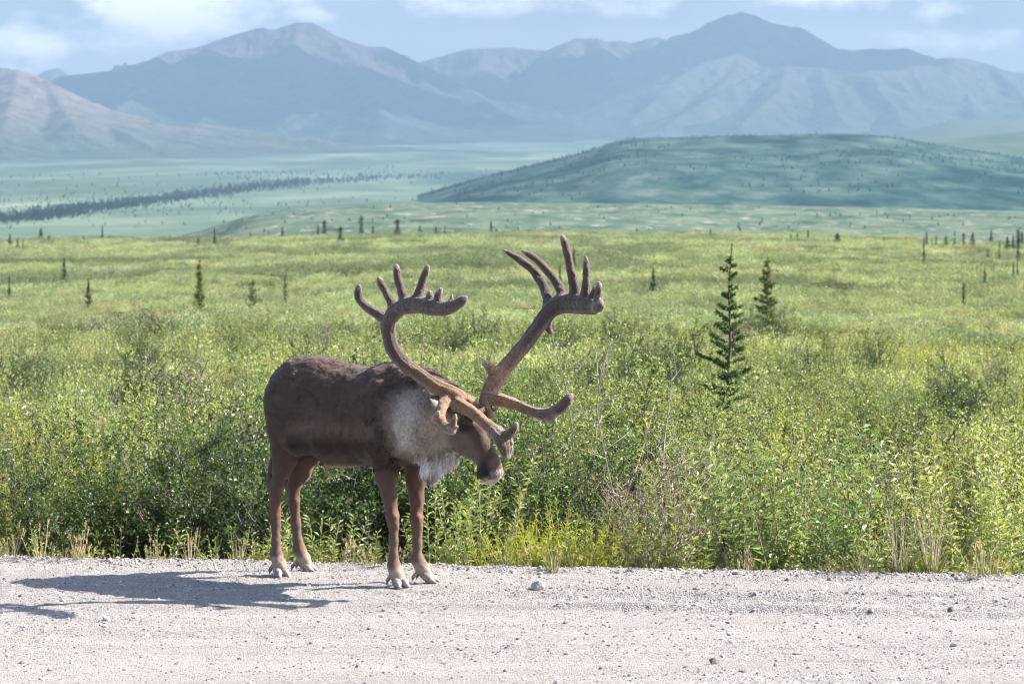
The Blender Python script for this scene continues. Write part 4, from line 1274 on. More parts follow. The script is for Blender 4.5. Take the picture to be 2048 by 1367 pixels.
src_far = [clump(21, col=(.255, .325, .170)).build("clump_a", merged=True), clump(22, h=.5, col=(.290, .350, .210)).build("clump_b", merged=True),
           clump(23, h=.62, col=(.135, .185, .100)).build("clump_c", merged=True), clump(24, h=.45, col=(.320, .330, .195)).build("clump_d", merged=True)]


def wedge(y0, y1, dens, margin, pw=1.0):
    """Random points over the part of the plain between two distances, a little wider than the view."""
    hw = lambda y: .162 * y + margin
    area = (hw(y0) + hw(y1)) * (y1 - y0); n = int(area * dens)
    y = y0 + (y1 - y0) * rng.rand(n * 2); x = (rng.rand(n * 2) * 2 - 1) * hw(y1)
    k = np.abs(x) < hw(y); x, y = x[k][:n], y[k][:n]
    return x, y


# front band
x, y = wedge(20.0, 33.0, 3.5, 2.2)
d = y - edge_y(x); k = d > .42
x, y, d = x[k], y[k], d[k]
k = (fbm(x / .7, y / 1.1, 171, 3) > .36) | (y > 27)
x, y, d = x[k], y[k], d[k]
n = len(x)
# left half darker birch, right half lighter willow and leafy shoots
u = rng.rand(n); w_ = np.clip(.5 + x / 5.0 + (fbm(x / 1.5, y / 1.5, 4, 3) - .5) * 1.6, 0, 1)
sp = fbm(x / 1.1, y / 1.4, 44, 3)
front = np.where(sp < .42, 0, np.where(sp < .52, 1, np.where(sp < .60, 2, 3)))
front = np.where((sp > .46) & (x > .8), np.where(u < .5, 4, 2), front)
front = np.where((x > .9) & (front == 0), 4, front)
front = np.where((x < -2.15) & (d > .9), 3, front)
front = np.where((x < -.25) & (d < 2.0) & (u < .75), 0, front)
front = np.where((x > -.1) & (x < .7) & (d < 2.4) & (d > .7) & (u < .5), 0, front)
front = np.where(u > .95, 5, front)
behind = np.where(sp < .40, 1, np.where(sp < .50, 2, np.where(sp < .58, 3, 4)))
behind = np.where(u > .93, 5, behind)
pick = np.where(d < 3.2 + 1.2 * (fbm(x / 1.0, y * 0, 49, 2) - .5), front, behind)
pick = np.where((rng.rand(n) < np.clip(.10 + .55 * w_, 0, 1) * (y < 25.5)), 6 + (rng.rand(n) < .5), pick)
s = (.50 + .68 * rng.rand(n)) * np.where(d < 1.2, .8, 1.0) * np.where(y > 24, .88, 1)
bump_ = fbm(x / .95, y / 1.3, 144, 2)
s *= np.clip(.55 + .95 * bump_, .6, 1.35)
s *= np.where((x < .2) & (d < 4.5), 1.20, np.where(d < 4.5, 1.22, 1.12)) * np.where((x > .3) & (d < 1.4), .66, 1.0) * np.where((x < .3) & (d < .8), .75, 1.0)
z = ground_z(x, y) - .02
rot = np.stack([rng.randn(n) * .08, rng.randn(n) * .08, rng.rand(n) * 6.28], 1)
scl = np.stack([s, s, s * (.85 + .3 * rng.rand(n))], 1)
instances("roadside_undergrowth", src_near + src_shoot, np.stack([x, y, z], 1), rot, scl, pick)

# middle and far plain
xs_, ys_, sc_, pk_ = [], [], [], []
for y0, y1, dens, mg, s0, pool in ((33, 62, 2.3, 4, .82, 'near'), (62, 120, .62, 6, .62, 'far'), (120, 240, .24, 9, 1.0, 'far'), (240, 545, .085, 14, 1.7, 'far')):
    x, y = wedge(y0, y1, dens, mg)
    n = len(x)
    cover = fbm(x / (4 + y0 / 20), y / (8 + y0 / 9), 61, 3)
    s = s0 * (.7 + .5 * rng.rand(n)) * (.75 + .5 * cover)
    if pool == 'near':
        sp = fbm(x / 2.2, y / 4.0, 54, 3)
        pk = np.where(sp < .36, 0, np.where(sp < .44, 1, np.where(sp < .50, 2, np.where(sp < .58, 3, 4))))
        pk = np.where(rng.rand(n) > .95, 5, pk)
        pk = np.where(rng.rand(n) < .66, 10 + np.where(sp < .40, 2, np.where(sp < .52, 0, 1)), pk)
    else:
        pk = 6 + rng.choice([0, 1, 2, 3], n, p=[.35, .3, .15, .2])
        pk = np.where(fbm(x / 9, y / 18, 71, 3) > .60, 8, pk)
    xs_.append(x); ys_.append(y); sc_.append(s); pk_.append(pk)
x = np.concatenate(xs_); y = np.concatenate(ys_); s = np.concatenate(sc_); pk = np.concatenate(pk_); n = len(x)
zs = s * np.where((pk >= 6) & (pk < 10), np.where(y > 240, .5, np.where(y > 120, .72, 1.0)), 1.0) * (.8 + .45 * rng.rand(n))
instances("tundra_thicket", src_near + src_far + src_mid, np.stack([x, y, ground_z(x, y) - .03], 1), np.stack([rng.randn(n) * .05, rng.randn(n) * .05, rng.rand(n) * 6.28], 1), np.stack([s, s, zs], 1), pk)


# ------------------------------------------------------------------ spruces
m_needle = leaf_mat("needles", .12, .55, .25, .12, False)


def spruce(seed, h, rb, whorls, per_branch=46, needle=.028, nw=.006, col=(.040, .082, .024), tip=(.13, .20, .045), gap=.0, power=.9, bare_top=.07, droop=-.02, lean=.0, detail=True):
    """Narrow subarctic spruce: straight leader, uneven tiers of short boughs."""
    P_ = Plant(seed); r = P_.r
    pts = [np.array([lean * (k / 9.0) ** 2 * h + r.randn() * .004 * h, r.randn() * .004 * h, h * k / 9.0]) for k in range(10)]
    pts[0][2] = -.1
    P_.tube(pts, np.linspace(.018 * h / 2 + .006, .004, 10), (.13, .095, .075), 6)
    T = Plant(seed + 1)
    pts = np.array(pts)
    axis = lambda z: np.array([np.interp(z, pts[:, 2], pts[:, 0]), np.interp(z, pts[:, 2], pts[:, 1]), z])
    for wv in range(whorls):
        f = (wv + .3 * r.rand()) / whorls; z0 = h * (.06 + (1 - .06 - bare_top) * f)
        if r.rand() < gap: continue
        R = rb * (1 - f) ** power * (.5 + .75 * r.rand()) + .02 * h / 2
        nb = r.randint(4, 7)
        a0 = r.rand() * 6.28
        for b_ in range(nb):
            a = a0 + 6.28 * b_ / nb + r.randn() * .3
            L = R * (.45 + .8 * r.rand())
            el_ = -.10 + droop + .55 * f + r.randn() * .14
            d = np.array([math.cos(a), math.sin(a), el_])
            q = T.stem(axis(z0 + r.randn() * .012 * h), d, L, .004, (.10, .07, .05), 4, .05, .09, sides=3)
            n = max(int(per_branch * L / rb) + 6, 8)
            cc = np.array(col) * (.7 + .6 * r.rand())
            T.dress(q, n, needle, nw, cc, .3, .12, .9, .0, .7, .004)
            T.dress(q[-2:], n // 4, needle, nw, tip, .3, .3, .7, 0, 1.0, .003)
            if detail:
                for _ in range(int(3 + 5 * L / rb)):
                    j = r.randint(1, 4); o = (q[-1] - q[0]) / L; sd_ = np.array([-math.sin(a), math.cos(a), .05]) * r.choice([-1, 1])
                    dd = o * .7 + sd_ * .7 + np.array([0, 0, -.05 + .1 * r.rand()])
                    q2 = T.stem(q[j], dd, L * (.25 + .25 * r.rand()) * (1.2 - j * .2), .0025, (.10, .07, .05), 3, .05, .04, sides=3)
                    T.dress(q2, n // 3, needle, nw, cc, .3, .0, .9, .0, .7, .003)
                    T.dress(q2[-2:], 4, needle, nw, tip, .3, .4, .6, 0, 1.0, .002)
    # needles clothing the leader
    T.dress(pts, int(40 * h), needle, nw, col, .3, .3, .8, 0, .9, .003)
    T.dress(pts[-2:], 26, needle * .9, nw, tip, .3, .2, .6, 0, 1.0, .001)
    return P_, T


def place_spruce(px, top, base_px_y, D, seed, rb_px, label, group=None, **kw):
    """Stand a spruce on the plain so that its tip reaches the given height."""
    X = (px - 1024) / F * D; g0 = float(ground_z(X, D))
    h = zd(top, D) - g0
    P_, T = spruce(seed, h, rb_px / F * D, **kw)
    rt = empty("spruce_tree", (X, D, g0))
    tv = np.concatenate(P_.tv); o = mesh_obj("trunk", tv, [np.concatenate(P_.tf)], [m_bark], None, True, np.concatenate(P_.tc)); o.parent = rt
    LV, LF, LC = T.leaf_arrays(.1)
    BV_ = np.concatenate(T.tv); BF_ = np.concatenate(T.tf); BC_ = np.concatenate(T.tc)
    o = mesh_obj("crown", np.concatenate([LV, BV_]), [LF, BF_ + len(LV)], [m_needle, m_bark], None, False, np.concatenate([LC, BC_]), np.concatenate([np.zeros(len(LF)), np.ones(len(BF_))]))
    o.parent = rt
    tag(rt, label, "tree", group)
    return rt


place_spruce(1460, 487, 840, 30.5, 101, 72, "tall slender young spruce with open tiers and a bare leader, rising out of the shrubs", whorls=20, per_branch=100, needle=.032, nw=.009, power=.72)
place_spruce(1535, 507, 615, 64.0, 103, 30, "narrow brown-tinged spruce directly behind and right of the tall young spruce", whorls=17, per_branch=46, needle=.06, nw=.014, power=.75, col=(.09, .13, .04), tip=(.22, .26, .06), bare_top=.05)
place_spruce(399, 519, 583, 90.0, 105, 9, "thin yellow-green spruce alone on the plain above and left of the caribou's rump", whorls=15, per_branch=22, needle=.09, nw=.022, power=.6, col=(.13, .18, .045), tip=(.26, .30, .06), detail=False)

# scattered small spruces of the plain and its brow: (column, tip row, foot row, half width px, kind)
small = [(128, 514, 541, 6, 0), (176, 562, 588, 8, 0), (18, 548, 572, 4, 0), (1307, 537, 565, 8, 0), (505, 560, 590, 12, 3), (570, 560, 580, 5, 3), (1928, 572, 590, 4, 2),
         (20, 467, 486, 5, 0), (35, 477, 497, 4, 0), (46, 482, 497, 3, 0), (82, 456, 490, 9, 0), (98, 470, 480, 4, 1), (167, 470, 482, 3, 0), (205, 449, 482, 4, 0), (219, 470, 477, 2, 2), (340, 470, 476, 2, 2),
         (397, 474, 485, 3, 2), (429, 455, 481, 4, 0), (445, 474, 482, 2, 2), (565, 454, 469, 4, 2), (636, 449, 467, 3, 2), (649, 440, 464, 7, 1), (681, 453, 478, 7, 1), (723, 431, 464, 6, 1), (746, 452, 465, 4, 2), (795, 438, 465, 8, 1), (840, 450, 462, 4, 0),
         (872, 452, 462, 3, 2), (890, 450, 462, 2, 2), (982, 442, 472, 6, 0), (993, 457, 472, 5, 1), (1148, 497, 520, 4, 2), (1120, 540, 556, 4, 2), (1273, 458, 466, 3, 2), (1421, 457, 468, 4, 0), (1582, 468, 480, 3, 2), (1595, 466, 475, 3, 1), (1616, 458, 475, 3, 2),
         (1675, 466, 498, 12, 0), (1751, 486, 502, 4, 0), (1768, 472, 502, 5, 0), (1776, 485, 498, 3, 2), (1848, 470, 520, 4, 0), (1853, 463, 487, 5, 0), (1864, 474, 487, 2, 0), (1872, 470, 497, 3, 2), (1892, 471, 487, 4, 2), (1909, 474, 487, 4, 3), (1918, 482, 500, 3, 2),
         (1927, 465, 489, 5, 1), (1945, 464, 485, 7, 0), (1976, 495, 513, 3, 2), (1982, 459, 481, 5, 0), (1999, 482, 514, 2, 2), (2015, 472, 496, 8, 0), (2026, 471, 500, 6, 0), (2027, 523, 542, 4, 0), (2035, 519, 540, 3, 0), (2036, 475, 517, 6, 0), (2036, 458, 480, 6, 1), (2044, 462, 482, 6, 0), (1970, 540, 556, 4, 2)]
kinds_ = []
for kk, (rbr, cl, tp, pw, wh) in enumerate((((.26), (.020, .045, .022), (.045, .075, .03), .95, 11), ((.26), (.014, .032, .018), (.03, .05, .024), .45, 10), ((.16), (.07, .10, .04), (.13, .16, .05), .8, 11), ((.36), (.05, .085, .025), (.10, .13, .03), .5, 9))):
    P_, T = spruce(200 + kk, 1.0, rbr, whorls=wh, per_branch=26, needle=.075, nw=.026, power=pw, col=cl, tip=tp, detail=False, bare_top=.03)
    LV, LF, LC = T.leaf_arrays(.1)
    tr_ = mesh_obj("trunk", np.concatenate(P_.tv), [np.concatenate(P_.tf)], [m_bark], None, True, np.concatenate(P_.tc), link=False)
    cr_ = mesh_obj("crown", LV, [LF], [m_needle], None, False, LC, link=False)
    kinds_.append((tr_, cr_, rbr))
desc = ["dark pointed spruce", "dark blunt-topped spruce", "thin pale spruce", "low bushy green spruce"]
ordn = "first second third fourth fifth sixth seventh eighth ninth tenth eleventh twelfth thirteenth fourteenth fifteenth sixteenth seventeenth eighteenth nineteenth twentieth".split()
ordn += ["twenty-" + o for o in ordn[:9]]
cnt = {}
for (px, top, foot, hw, kd) in sorted(small):
    brow = foot < 503
    # distance from where its foot meets the plain
    Dg = np.geomspace(50, 470, 300); Xg = (px - 1024) / F * Dg
    rows = HOR + (H - ground_z(Xg, Dg) - .5) / Dg * F
    D = float(Dg[np.argmin(abs(rows - foot))]) if not brow else float(np.clip(Dg[np.argmin(abs(rows - foot))], 330, 466))
    X = (px - 1024) / F * D; g0 = float(ground_z(X, D)); h = max(zd(top, D) - g0, .9)
    rt = empty("spruce_tree", (X, D, g0), random.random() * 6.28)
    tr_, cr_, rbr = kinds_[kd]
    for src in (tr_, cr_):
        o = src.copy(); COL.objects.link(o); o.parent = rt
    wsc = hw * 1.25 / F * D / rbr
    rt.scale = (wsc, wsc, h)
    side = "left" if px < 1024 else "right"
    key = (kd, brow, side); cnt[key] = cnt.get(key, 0) + 1
    where = "on the far brow" if brow else "amid the shrubs"
    tag(rt, "small %s %s, %s from left in the %s half" % (desc[kd], where, ordn[cnt[key] - 1], side), "tree", "small spruces scattered over the plain")

# far forest in the valley and thin spruces on the hillsides: too many and too far to count
far_src = []
for kk in range(3):
    P_, T = spruce(300 + kk, 1.0, .2, whorls=7, per_branch=5, needle=.16, nw=.09, power=.7, col=(.028, .058, .042), tip=(.035, .07, .05), detail=False)
    LV, LF, LC = T.leaf_arrays(.1)
    far_src.append(mesh_obj("far_spruce", LV, [LF], [m_needle], None, False, LC, link=False))


def row_to_valley(q, py):
    Dg = np.geomspace(1500, 12000, 500)
    rr = val_y(Dg)
    D = np.interp(-py, -rr, Dg)
    X = (q - 1024) / F * D
    return X, D, valley_z(q, D, X)


band = [(-200, 446, 16, 2600), (60, 428, 11, 2200), (180, 412, 10, 1500), (300, 396, 9, 1000), (420, 382, 8, 800), (520, 371, 7, 600), (620, 364, 6, 330), (760, 356, 4, 120), (900, 350, 4, 20)]
q_, p_ = [], []
for i in range(len(band) - 1):
    a, b2 = band[i], band[i + 1]; n = int((a[3] + b2[3]) / 2)
    u = rng.rand(n); q_.append(a[0] + (b2[0] - a[0]) * u); p_.append(a[1] + (b2[1] - a[1]) * u + rng.randn(n) * (a[2] + (b2[2] - a[2]) * u) * .55)
n = 380; q_.append(rng.rand(n) * 1500 - 200); p_.append(345 + rng.rand(n) ** 1.5 * 110)
n = 260; q_.append(250 + rng.randn(n) * 160); p_.append(405 + rng.randn(n) * 12)
n = 120; q_.append(430 + rng.rand(n) * 360); p_.append(352 + rng.randn(n) * 7)
q = np.concatenate(q_); py = np.clip(np.concatenate(p_), 330, 461)
X, D, Z = row_to_valley(q, py); n = len(X)
hh = (1.3 + 2.0 * rng.rand(n)) * np.clip(D / 3000, .7, 1.6)
instances("valley_spruce_forest", far_src, np.stack([X, D, Z - .3], 1), np.stack([0 * X, 0 * X, rng.rand(n) * 6.28], 1), np.stack([hh * .9, hh * .9, hh], 1), rng.randint(0, 3, n))


def on_sheet(name, q, D):
    """Height of a land sheet under given columns and distances."""
    o = bpy.data.objects[name]; me = o.data
    co = np.empty(len(me.vertices) * 3, np.float32); me.vertices.foreach_get("co", co); co = co.reshape(-1, 3)
    qq = 1024 + F * co[:, 0] / co[:, 1]
    pa, pb = qq.min(), qq.max(); nv = int(np.sum(abs(qq - qq[0]) < .5)); nu = len(co) // nv
    Zg = co[:, 2].reshape(nu, nv); Dv = co[:nv, 1]
    iu = np.clip((q - pa) / (pb - pa) * (nu - 1), 0, nu - 1.001); iv = np.interp(D, Dv, np.arange(nv)); iv = np.clip(iv, 0, nv - 1.001)
    a = iu.astype(int); b_ = iv.astype(int); fu = iu - a; fv = iv - b_
    return (Zg[a, b_] * (1 - fu) + Zg[a + 1, b_] * fu) * (1 - fv) + (Zg[a, b_ + 1] * (1 - fu) + Zg[a + 1, b_ + 1] * fu) * fv


n = 900
q = np.concatenate([900 + rng.rand(n) * 1200, 860 + rng.rand(260) * 330]); D = np.concatenate([2300 + 1000 * rng.rand(n), 3180 + 150 * rng.rand(260)])
k = (fbm(q / 160, D / 260, 88, 3) > .47) | (D > 3150); q, D = q[k], D[k]; n = len(q)
Z = on_sheet("middle_hill", q, D); hh = 1.3 + 1.9 * rng.rand(n)
instances("hillside_spruces", far_src, np.stack([(q - 1024) / F * D, D, Z - .3], 1), np.stack([0 * q, 0 * q, rng.rand(n) * 6.28], 1), np.stack([hh, hh, hh], 1), rng.randint(0, 3, n))
n = 140
q = 300 + rng.rand(n) * 1800; D = 1000 + 480 * rng.rand(n); Z = on_sheet("stony_rise", q, D); hh = .7 + .9 * rng.rand(n)
instances("rise_spruces", far_src, np.stack([(q - 1024) / F * D, D, Z - .2], 1), np.stack([0 * q, 0 * q, rng.rand(n) * 6.28], 1), np.stack([hh, hh, hh], 1), rng.randint(0, 3, n))
# ------------------------------------------------------------------ roadside plants one can tell apart
def put(P_, px, D, label, cat, group=None, name="willow_bush", rz=None, **kw):
    X = (px - 1024) / F * D
    o = P_.build(name, loc=(X, D, float(ground_z(X, D)) - .02), rz=random.random() * 6.28 if rz is None else rz, **kw)
    return tag(o, label, cat, group)


BRK = (.24, .20, .17)
put(willow(401, 1.35, 70, .55, .052, .010, 44, (.36, .43, .08), (.30, .30, .08), .30), 95, 21.2, "bright yellow-green willow bush with narrow upright leaves at the picture's far left", "bush")
put(willow(402, 1.30, 46, .5, .050, .010, 40, (.33, .40, .09), (.30, .30, .08), .22), 205, 21.5, "yellow-green willow bush just right of the leftmost bright willow", "bush")
put(birch(403, .85, .46, 11, 30, .027, .021, 15, (.060, .105, .030), (.08, .06, .05)), 120, 20.75, "low dark green shrub with a shadowed hollow under it, beside the gravel's left end", "shrub", name="dwarf_birch")
put(birch(404, 1.25, .42, 10, 30, .027, .021, 15, (.080, .135, .040), (.10, .08, .07)), 305, 21.1, "dark green dwarf birch midway between the left willows and the caribou", "shrub", name="dwarf_birch")
put(birch(405, 1.38, .42, 10, 32, .027, .021, 14, (.075, .135, .035), (.13, .11, .10)), 432, 21.2, "tall dark dwarf birch with exposed grey stems just behind the caribou's rump", "shrub", name="dwarf_birch")
put(birch(406, 1.05, .42, 10, 30, .027, .021, 14, (.085, .14, .04), (.12, .10, .09)), 640, 21.0, "leafy dark shrub seen under the caribou's belly", "shrub", name="dwarf_birch")
put(birch(407, 2.0, .42, 8, 34, .024, .018, 16, (.19, .26, .065), (.20, .16, .13), .12), 893, 21.6, "tall light green birch bush rising behind the caribou's neck between the antlers", "bush", name="birch_bush")
put(birch(408, 1.30, .50, 10, 36, .027, .021, 15, (.105, .175, .042), (.11, .09, .08)), 1085, 20.95, "rounded dense green birch bush right of the caribou's muzzle", "bush", name="birch_bush")
put(birch(409, 1.95, .46, 8, 26, .024, .018, 13, (.20, .28, .06), (.30, .26, .24), .45), 1235, 20.8, "tall open birch bush with bare grey forking stems and leaves at its tips", "bush", name="birch_bush")
put(birch(410, 1.0, .44, 14, 46, .020, .008, 2, (.18, .19, .09), (.30, .22, .20), .90), 1330, 20.9, "nearly leafless brown twiggy bush left of the big broad-leaved clump", "bush", name="twiggy_bush")
put(birch(411, 1.25, .44, 9, 30, .027, .021, 12, (.15, .22, .055), (.20, .17, .15), .2), 1490, 21.9, "mid-green birch bush standing below the tall young spruce", "bush", name="birch_bush")
put(birch(412, 1.35, .44, 9, 30, .027, .021, 11, (.20, .26, .07), (.24, .20, .18), .3), 1800, 22.4, "pale green open birch bush behind the dry grass tufts", "bush", name="birch_bush")

broad = lambda s, h, n, c, r_=.22, sp=.45, leaf=.085, lw=.034, per=22: willow(s, h, n, sp, leaf, lw, per, c, (.30, .24, .16), r_, .22, .03, .025)
put(broad(421, 1.20, 46, (.12, .19, .065), .34, .55), 1600, 20.15, "big clump of tall broad-leaved stems at the gravel edge, dark green low down", "plant", name="leafy_plant")
put(broad(422, 1.05, 20, (.17, .24, .085), .20), 1500, 20.25, "leafy stems against the left side of the big broad-leaved clump", "plant", name="leafy_plant")
put(broad(423, 1.10, 22, (.16, .23, .085), .20), 1700, 20.2, "leafy stems against the right side of the big broad-leaved clump", "plant", name="leafy_plant")
sh = [(905, 20.05, .98, 7, "upright pale leafy shoots directly behind the caribou's white throat mane"),
      (960, 20.2, .92, 8, "upright pale leafy shoots below and right of the caribou's muzzle"),
      (870, 20.0, .62, 9, "short pale leafy shoots right of the caribou's front hooves"),
      (640, 20.15, .55, 8, "small leafy shoots standing between the caribou's hind and front legs"),
      (610, 20.2, .48, 6, "small leafy shoots close behind the caribou's hind legs"),
      (700, 20.1, .40, 6, "lowest leafy shoots, just left of the caribou's front legs"),
      (520, 20.3, .46, 6, "small leafy shoots left of the caribou's hind hooves"),
      (1290, 20.0, .72, 9, "pale leafy shoots below the twiggy brown bush"),
      (1375, 19.95, .80, 10, "pale leafy shoots left of the big broad-leaved clump"),
      (1770, 19.95, .95, 12, "leafy shoots behind the left dry grass tuft"),
      (1860, 20.1, 1.10, 13, "tall leafy shoots behind the right dry grass tuft"),
      (1950, 20.0, 1.15, 14, "tall silvery leafy shoots second from the picture's right edge"),
      (2030, 19.9, 1.20, 14, "tallest silvery leafy shoots at the picture's right edge")]
for i, (px, D, h, n_, lab) in enumerate(sh):
    put(willow(430 + i, h, n_, .32, .068, .019, int(30 * h / .8) + 8, (.24, .29, .13) if i % 2 else (.22, .29, .10), (.32, .30, .17), .15, .12, .035, .035), px, D, lab, "plant", "leafy shoots along the gravel edge", name="leafy_shoots")
yl = [(1045, 20.0, .48, "yellow-green narrow-leaved tuft below the caribou's muzzle"), (1105, 19.95, .52, "brightest yellow-green narrow-leaved tuft, middle one of its three"), (1165, 19.95, .42, "yellow-green narrow-leaved tuft nearest the big broad-leaved clump")]
for i, (px, D, h, lab) in enumerate(yl):
    put(willow(460 + i, h, 44, .75, .055, .0065, 26, (.34, .38, .05), (.40, .38, .08), .26, .0, .05, .05), px, D, lab, "plant", "yellow-green tufts at the gravel edge", name="willow_tuft")


def grass(seed, h, n, spread, col, base, bl=.12):
    P_ = Plant(seed); r = P_.r
    for i in range(n):
        a = r.rand() * 6.28; l = spread * r.rand(); L = h * (.45 + .6 * r.rand())
        q = P_.stem([math.cos(a) * .02, math.sin(a) * .02, 0], [math.cos(a) * l, math.sin(a) * l, 1], L, .0022, col, 5, .06, -.02, sides=3)
        if r.rand() < .5:
            P_.dress(q[-2:], 14, .014, .006, (.50, .42, .28), .2, .0, .6, 0, 1, .002)
    for i in range(n * 2):
        a = r.rand() * 6.28
        P_.leaves(np.array([[math.cos(a) * .03, math.sin(a) * .03, 0]]), np.array([[math.cos(a) * .5, math.sin(a) * .5, .8 + r.rand()]]) / 1.4, np.array([bl * (.5 + r.rand())]), np.array([.0032]), np.array([base]))
    return P_


gt = [(1790, 19.72, .50, 20, "left of the two tall dry straw grass tufts on the road edge"), (1855, 19.66, .42, 30, "right of the two tall dry straw grass tufts on the road edge"), (1968, 19.52, .22, 14, "short dry grass tuft farthest right on the road edge"),
      (30, 20.42, .24, 10, "dry grass tuft farthest left on the road edge"), (88, 20.40, .26, 12, "dry grass tuft second from left on the road edge"), (165, 20.36, .28, 14, "thin dry grass tuft third from left on the road edge"),
      (385, 20.26, .26, 16, "dry straw tuft left of the caribou's hind legs"), (478, 20.22, .17, 14, "short brownish grass tuft nearest the caribou's hind hooves"), (700, 20.12, .20, 10, "dry grass tuft between the caribou's front and hind legs"), (1488, 19.8, .20, 12, "small green-based grass tuft at the foot of the big broad-leaved clump")]
for i, (px, D, h, n_, lab) in enumerate(gt):
    X = (px - 1024) / F * D; D = float(edge_y(X)) + .03
    o = grass(500 + i, h, n_, .28, (.50, .42, .30), (.26, .29, .10), .13 if px > 1500 else .06).build("grass_tuft", merged=True)
    COL.objects.link(o); o.location = (X, D, -.005)
    tag(o, lab, "grass tuft", "dry grass tufts along the road edge")

# sparse weeds creeping out over the verge
wd = [grass(551, .22, 9, .5, (.50, .42, .30), (.26, .30, .10), .12).build("weed_a", merged=True), grass(552, .14, 5, .7, (.45, .40, .25), (.22, .28, .08), .12).build("weed_b", merged=True),
      willow(553, .30, 5, .6, .045, .014, 14, (.24, .30, .10), (.30, .26, .14), .05, .1, .03, .05).build("weed_c", merged=True), willow(554, .20, 6, .8, .040, .012, 10, (.28, .32, .13), (.34, .22, .14), .06, .1, .03, .05).build("weed_d", merged=True)]
n = 420
x = (rng.rand(n) * 2 - 1) * 4.4; dd = -.20 + .75 * rng.rand(n) ** .7
cl = fbm(x * 1.4, x * 0 + 1, 29, 3) > .42
k = cl | (dd > .15); x, dd = x[k], dd[k]; n = len(x)
y = edge_y(x) + dd; z = np.where(dd < 0, road_z(x, y), ground_z(x, y)) - .005
s = (.5 + .8 * rng.rand(n)) * np.where(dd < .05, .7, 1.1)
instances("verge_weeds", wd, np.stack([x, y, z], 1), np.stack([rng.randn(n) * .12, rng.randn(n) * .12, rng.rand(n) * 6.28], 1), np.stack([s, s, s], 1), rng.randint(0, 4, n))

# ------------------------------------------------------------------ stones
m_stone, t = new_mat("stone")
g = t.n('ShaderNodeTexCoord').outputs['Object']
oi = t.n('ShaderNodeObjectInfo')
at = t.n('ShaderNodeAttribute', attribute_name="col").outputs['Color']
c = t.mix(t.mapr(t.noise(g, 30, 6, .65), .35, .65), at, t.mix(1.0, at, (.6, .58, .57), 'MULTIPLY'))
c = t.n('ShaderNodeHueSaturation', {'Value': t.mapr(oi.outputs['Random'], 0, 1, .45, 1.45), 'Color': c}).outputs[0]
b = t.n('ShaderNodeBsdfPrincipled', {'Base Color': c, 'Roughness': .8, 'Normal': t.n('ShaderNodeBump', {'Height': t.noise(g, 60, 5, .7), 'Strength': .6, 'Distance': .003}).outputs[0]})
t.n('ShaderNodeOutputMaterial', {0: b.outputs[0]})
import bmesh


def stone(name, seed, sub, col, size=(1, 1, .6), link=True, cuts=7, rough_=.12, mat=None):
    r = np.random.RandomState(seed)
    bm = bmesh.new(); bmesh.ops.create_icosphere(bm, subdivisions=sub, radius=1.0)
    V = np.array([v.co[:] for v in bm.verts]); Fc = np.array([[v.index for v in f.verts] for f in bm.faces]); bm.free()
    for _ in range(cuts):
        n_ = r.randn(3); n_ /= np.linalg.norm(n_); h_ = .55 + .35 * r.rand()
        d_ = V @ n_; V = V - n_ * np.maximum(d_ - h_, 0)[:, None] * .92
    V = V * (1 + rough_ * (n3(V + 9, 1.6, seed) - .5) + rough_ * .4 * (n3(V + 9, 5, seed) - .5))[:, None]
    V = V * np.array(size)
    return mesh_obj(name, V, [Fc], [mat or m_stone], None, sub > 1, np.tile(np.array(col), (len(V), 1)), link=link)


m_rock, t = new_mat("rock")
g = t.n('ShaderNodeTexCoord').outputs['Object']
at = t.n('ShaderNodeAttribute', attribute_name="col").outputs['Color']
c = t.mix(t.mapr(t.noise(g, 40, 6, .65), .35, .65), at, t.mix(1.0, at, (.6, .58, .57), 'MULTIPLY'))
b = t.n('ShaderNodeBsdfPrincipled', {'Base Color': c, 'Roughness': .8, 'Normal': t.n('ShaderNodeBump', {'Height': t.noise(g, 60, 5, .7), 'Strength': .8, 'Distance': .004}).outputs[0]})
t.n('ShaderNodeOutputMaterial', {0: b.outputs[0]})
peb = [stone("pebble", 600 + i, 1, c_, (1, .8 + .3 * rng.rand(), .45 + .3 * rng.rand()), False, 5) for i, c_ in enumerate(
    [(.36, .34, .33), (.44, .42, .41), (.27, .25, .245), (.38, .34, .31), (.48, .46, .45), (.17, .16, .165), (.34, .32, .33), (.42, .37, .35)])]
n = 52000
x = (rng.rand(n) * 2 - 1) * 4.2; u = -5.2 * rng.rand(n) ** 1.0
ke = 5500; u[:ke] = -np.abs(rng.randn(ke)) * .16 + .06
ke2 = 7000; u[ke:ke + ke2] = -(.85 + .6 * rng.rand(ke2))
y = edge_y(x) + u
keep = rng.rand(n) < np.clip(.25 + 1.1 * fbm(x * .9, y * 3.0, 91, 3) ** 2 + (u > -.5) * .5, 0, 1)
x, y, u = x[keep], y[keep], u[keep]; n = len(x)
s = .0042 * np.exp(rng.randn(n) * .48) * np.where(u > -.25, 1.3, 1.0)
s = np.minimum(s, .022)
z = road_z(x, y) + s * .12
instances("gravel_pebbles", peb, np.stack([x, y, z], 1), np.stack([rng.randn(n) * .3, rng.randn(n) * .3, rng.rand(n) * 6.28], 1), np.stack([s, s, s], 1), rng.randint(0, 8, n))

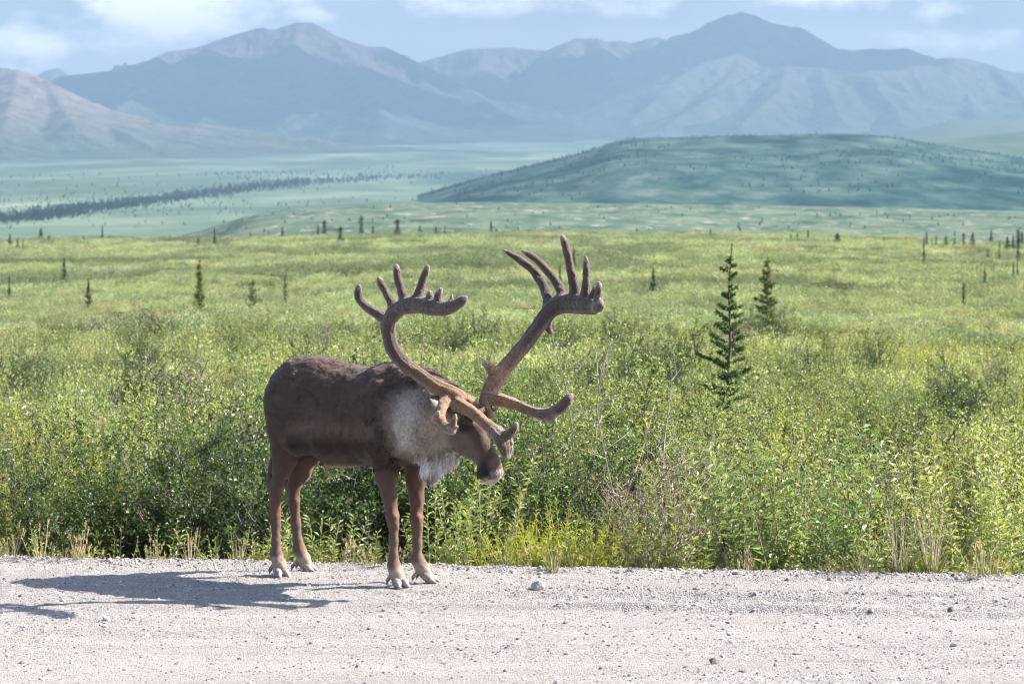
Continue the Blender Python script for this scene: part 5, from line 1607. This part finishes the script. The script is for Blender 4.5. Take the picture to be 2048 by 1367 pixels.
rocks = [(1076, 1183, 16, (.36, .345, .33), .8, "grey pointed stone on the gravel right of the caribou's front hooves"),
         (1600, 1146, 15, (.34, .32, .29), .35, "pale flat stone on the road edge below the big broad-leaved clump"),
         (1499, 1150, 9, (.30, .24, .21), .6, "pinkish stone on the road edge left of the pale flat stone"),
         (1663, 1165, 6, (.20, .20, .17), .7, "small olive stone just right of the pale flat edge stone"),
         (1768, 1160, 8, (.12, .12, .13), .5, "dark stone below the left dry grass tuft"),
         (1711, 1200, 7, (.24, .24, .23), .8, "small grey stone on open gravel below the broad-leaved clump's right side"),
         (1874, 1206, 17, (.36, .34, .32), .4, "pale low stone just above the dark clod on the right"),
         (1911, 1234, 15, (.13, .12, .125), .65, "dark grey jagged clod in the gravel windrow on the right"),
         (1431, 1332, 14, (.10, .075, .065), .6, "dark brown clod near the bottom of the picture, right of centre"),
         (1556, 1336, 7, (.22, .22, .22), .8, "small grey stone right of the dark brown clod near the bottom"),
         (1488, 1349, 10, (.09, .075, .07), .35, "flat dark clod lowest in the picture"),
         (1363, 1197, 11, (.27, .26, .23), .45, "olive-grey stone in the gravel left of the broad-leaved clump"),
         (611, 1176, 5, (.14, .14, .16), .9, "tiny dark stone between the caribou's hind and front hooves"),
         (725, 1134, 10, (.17, .12, .10), .6, "reddish brown stone on the road edge between the caribou's legs"),
         (736, 1263, 5, (.13, .13, .14), .7, "tiny dark stone below the caribou's front hooves"),
         (712, 1341, 5, (.16, .16, .165), 1.0, "tiny grey stone near the bottom edge below the caribou"),
         (1596, 1313, 8, (.15, .12, .10), .3, "thin brown clod in the footprint on the smooth gravel"),
         (1005, 1150, 7, (.33, .31, .30), .6, "pale stone on the road edge under the yellow-green tufts"),
         (1905, 1160, 8, (.15, .15, .15), .5, "dark stone on the road edge right of both dry grass tufts")]
for i, (px, py, hw, c_, fl, lab) in enumerate(rocks):
    D = H / ((py - HOR) / F); X = (px - 1024) / F * D
    s = hw / F * D
    o = stone("stone", 700 + i, 4, c_, (s, s * .8, s * fl), True, 9, .35, m_rock)
    o.location = (X, D, float(road_z(np.array([X]), np.array([D]))[0]) + s * fl * .35); o.rotation_euler = (0, 0, random.random() * 6.28)
    tag(o, lab, "stone")
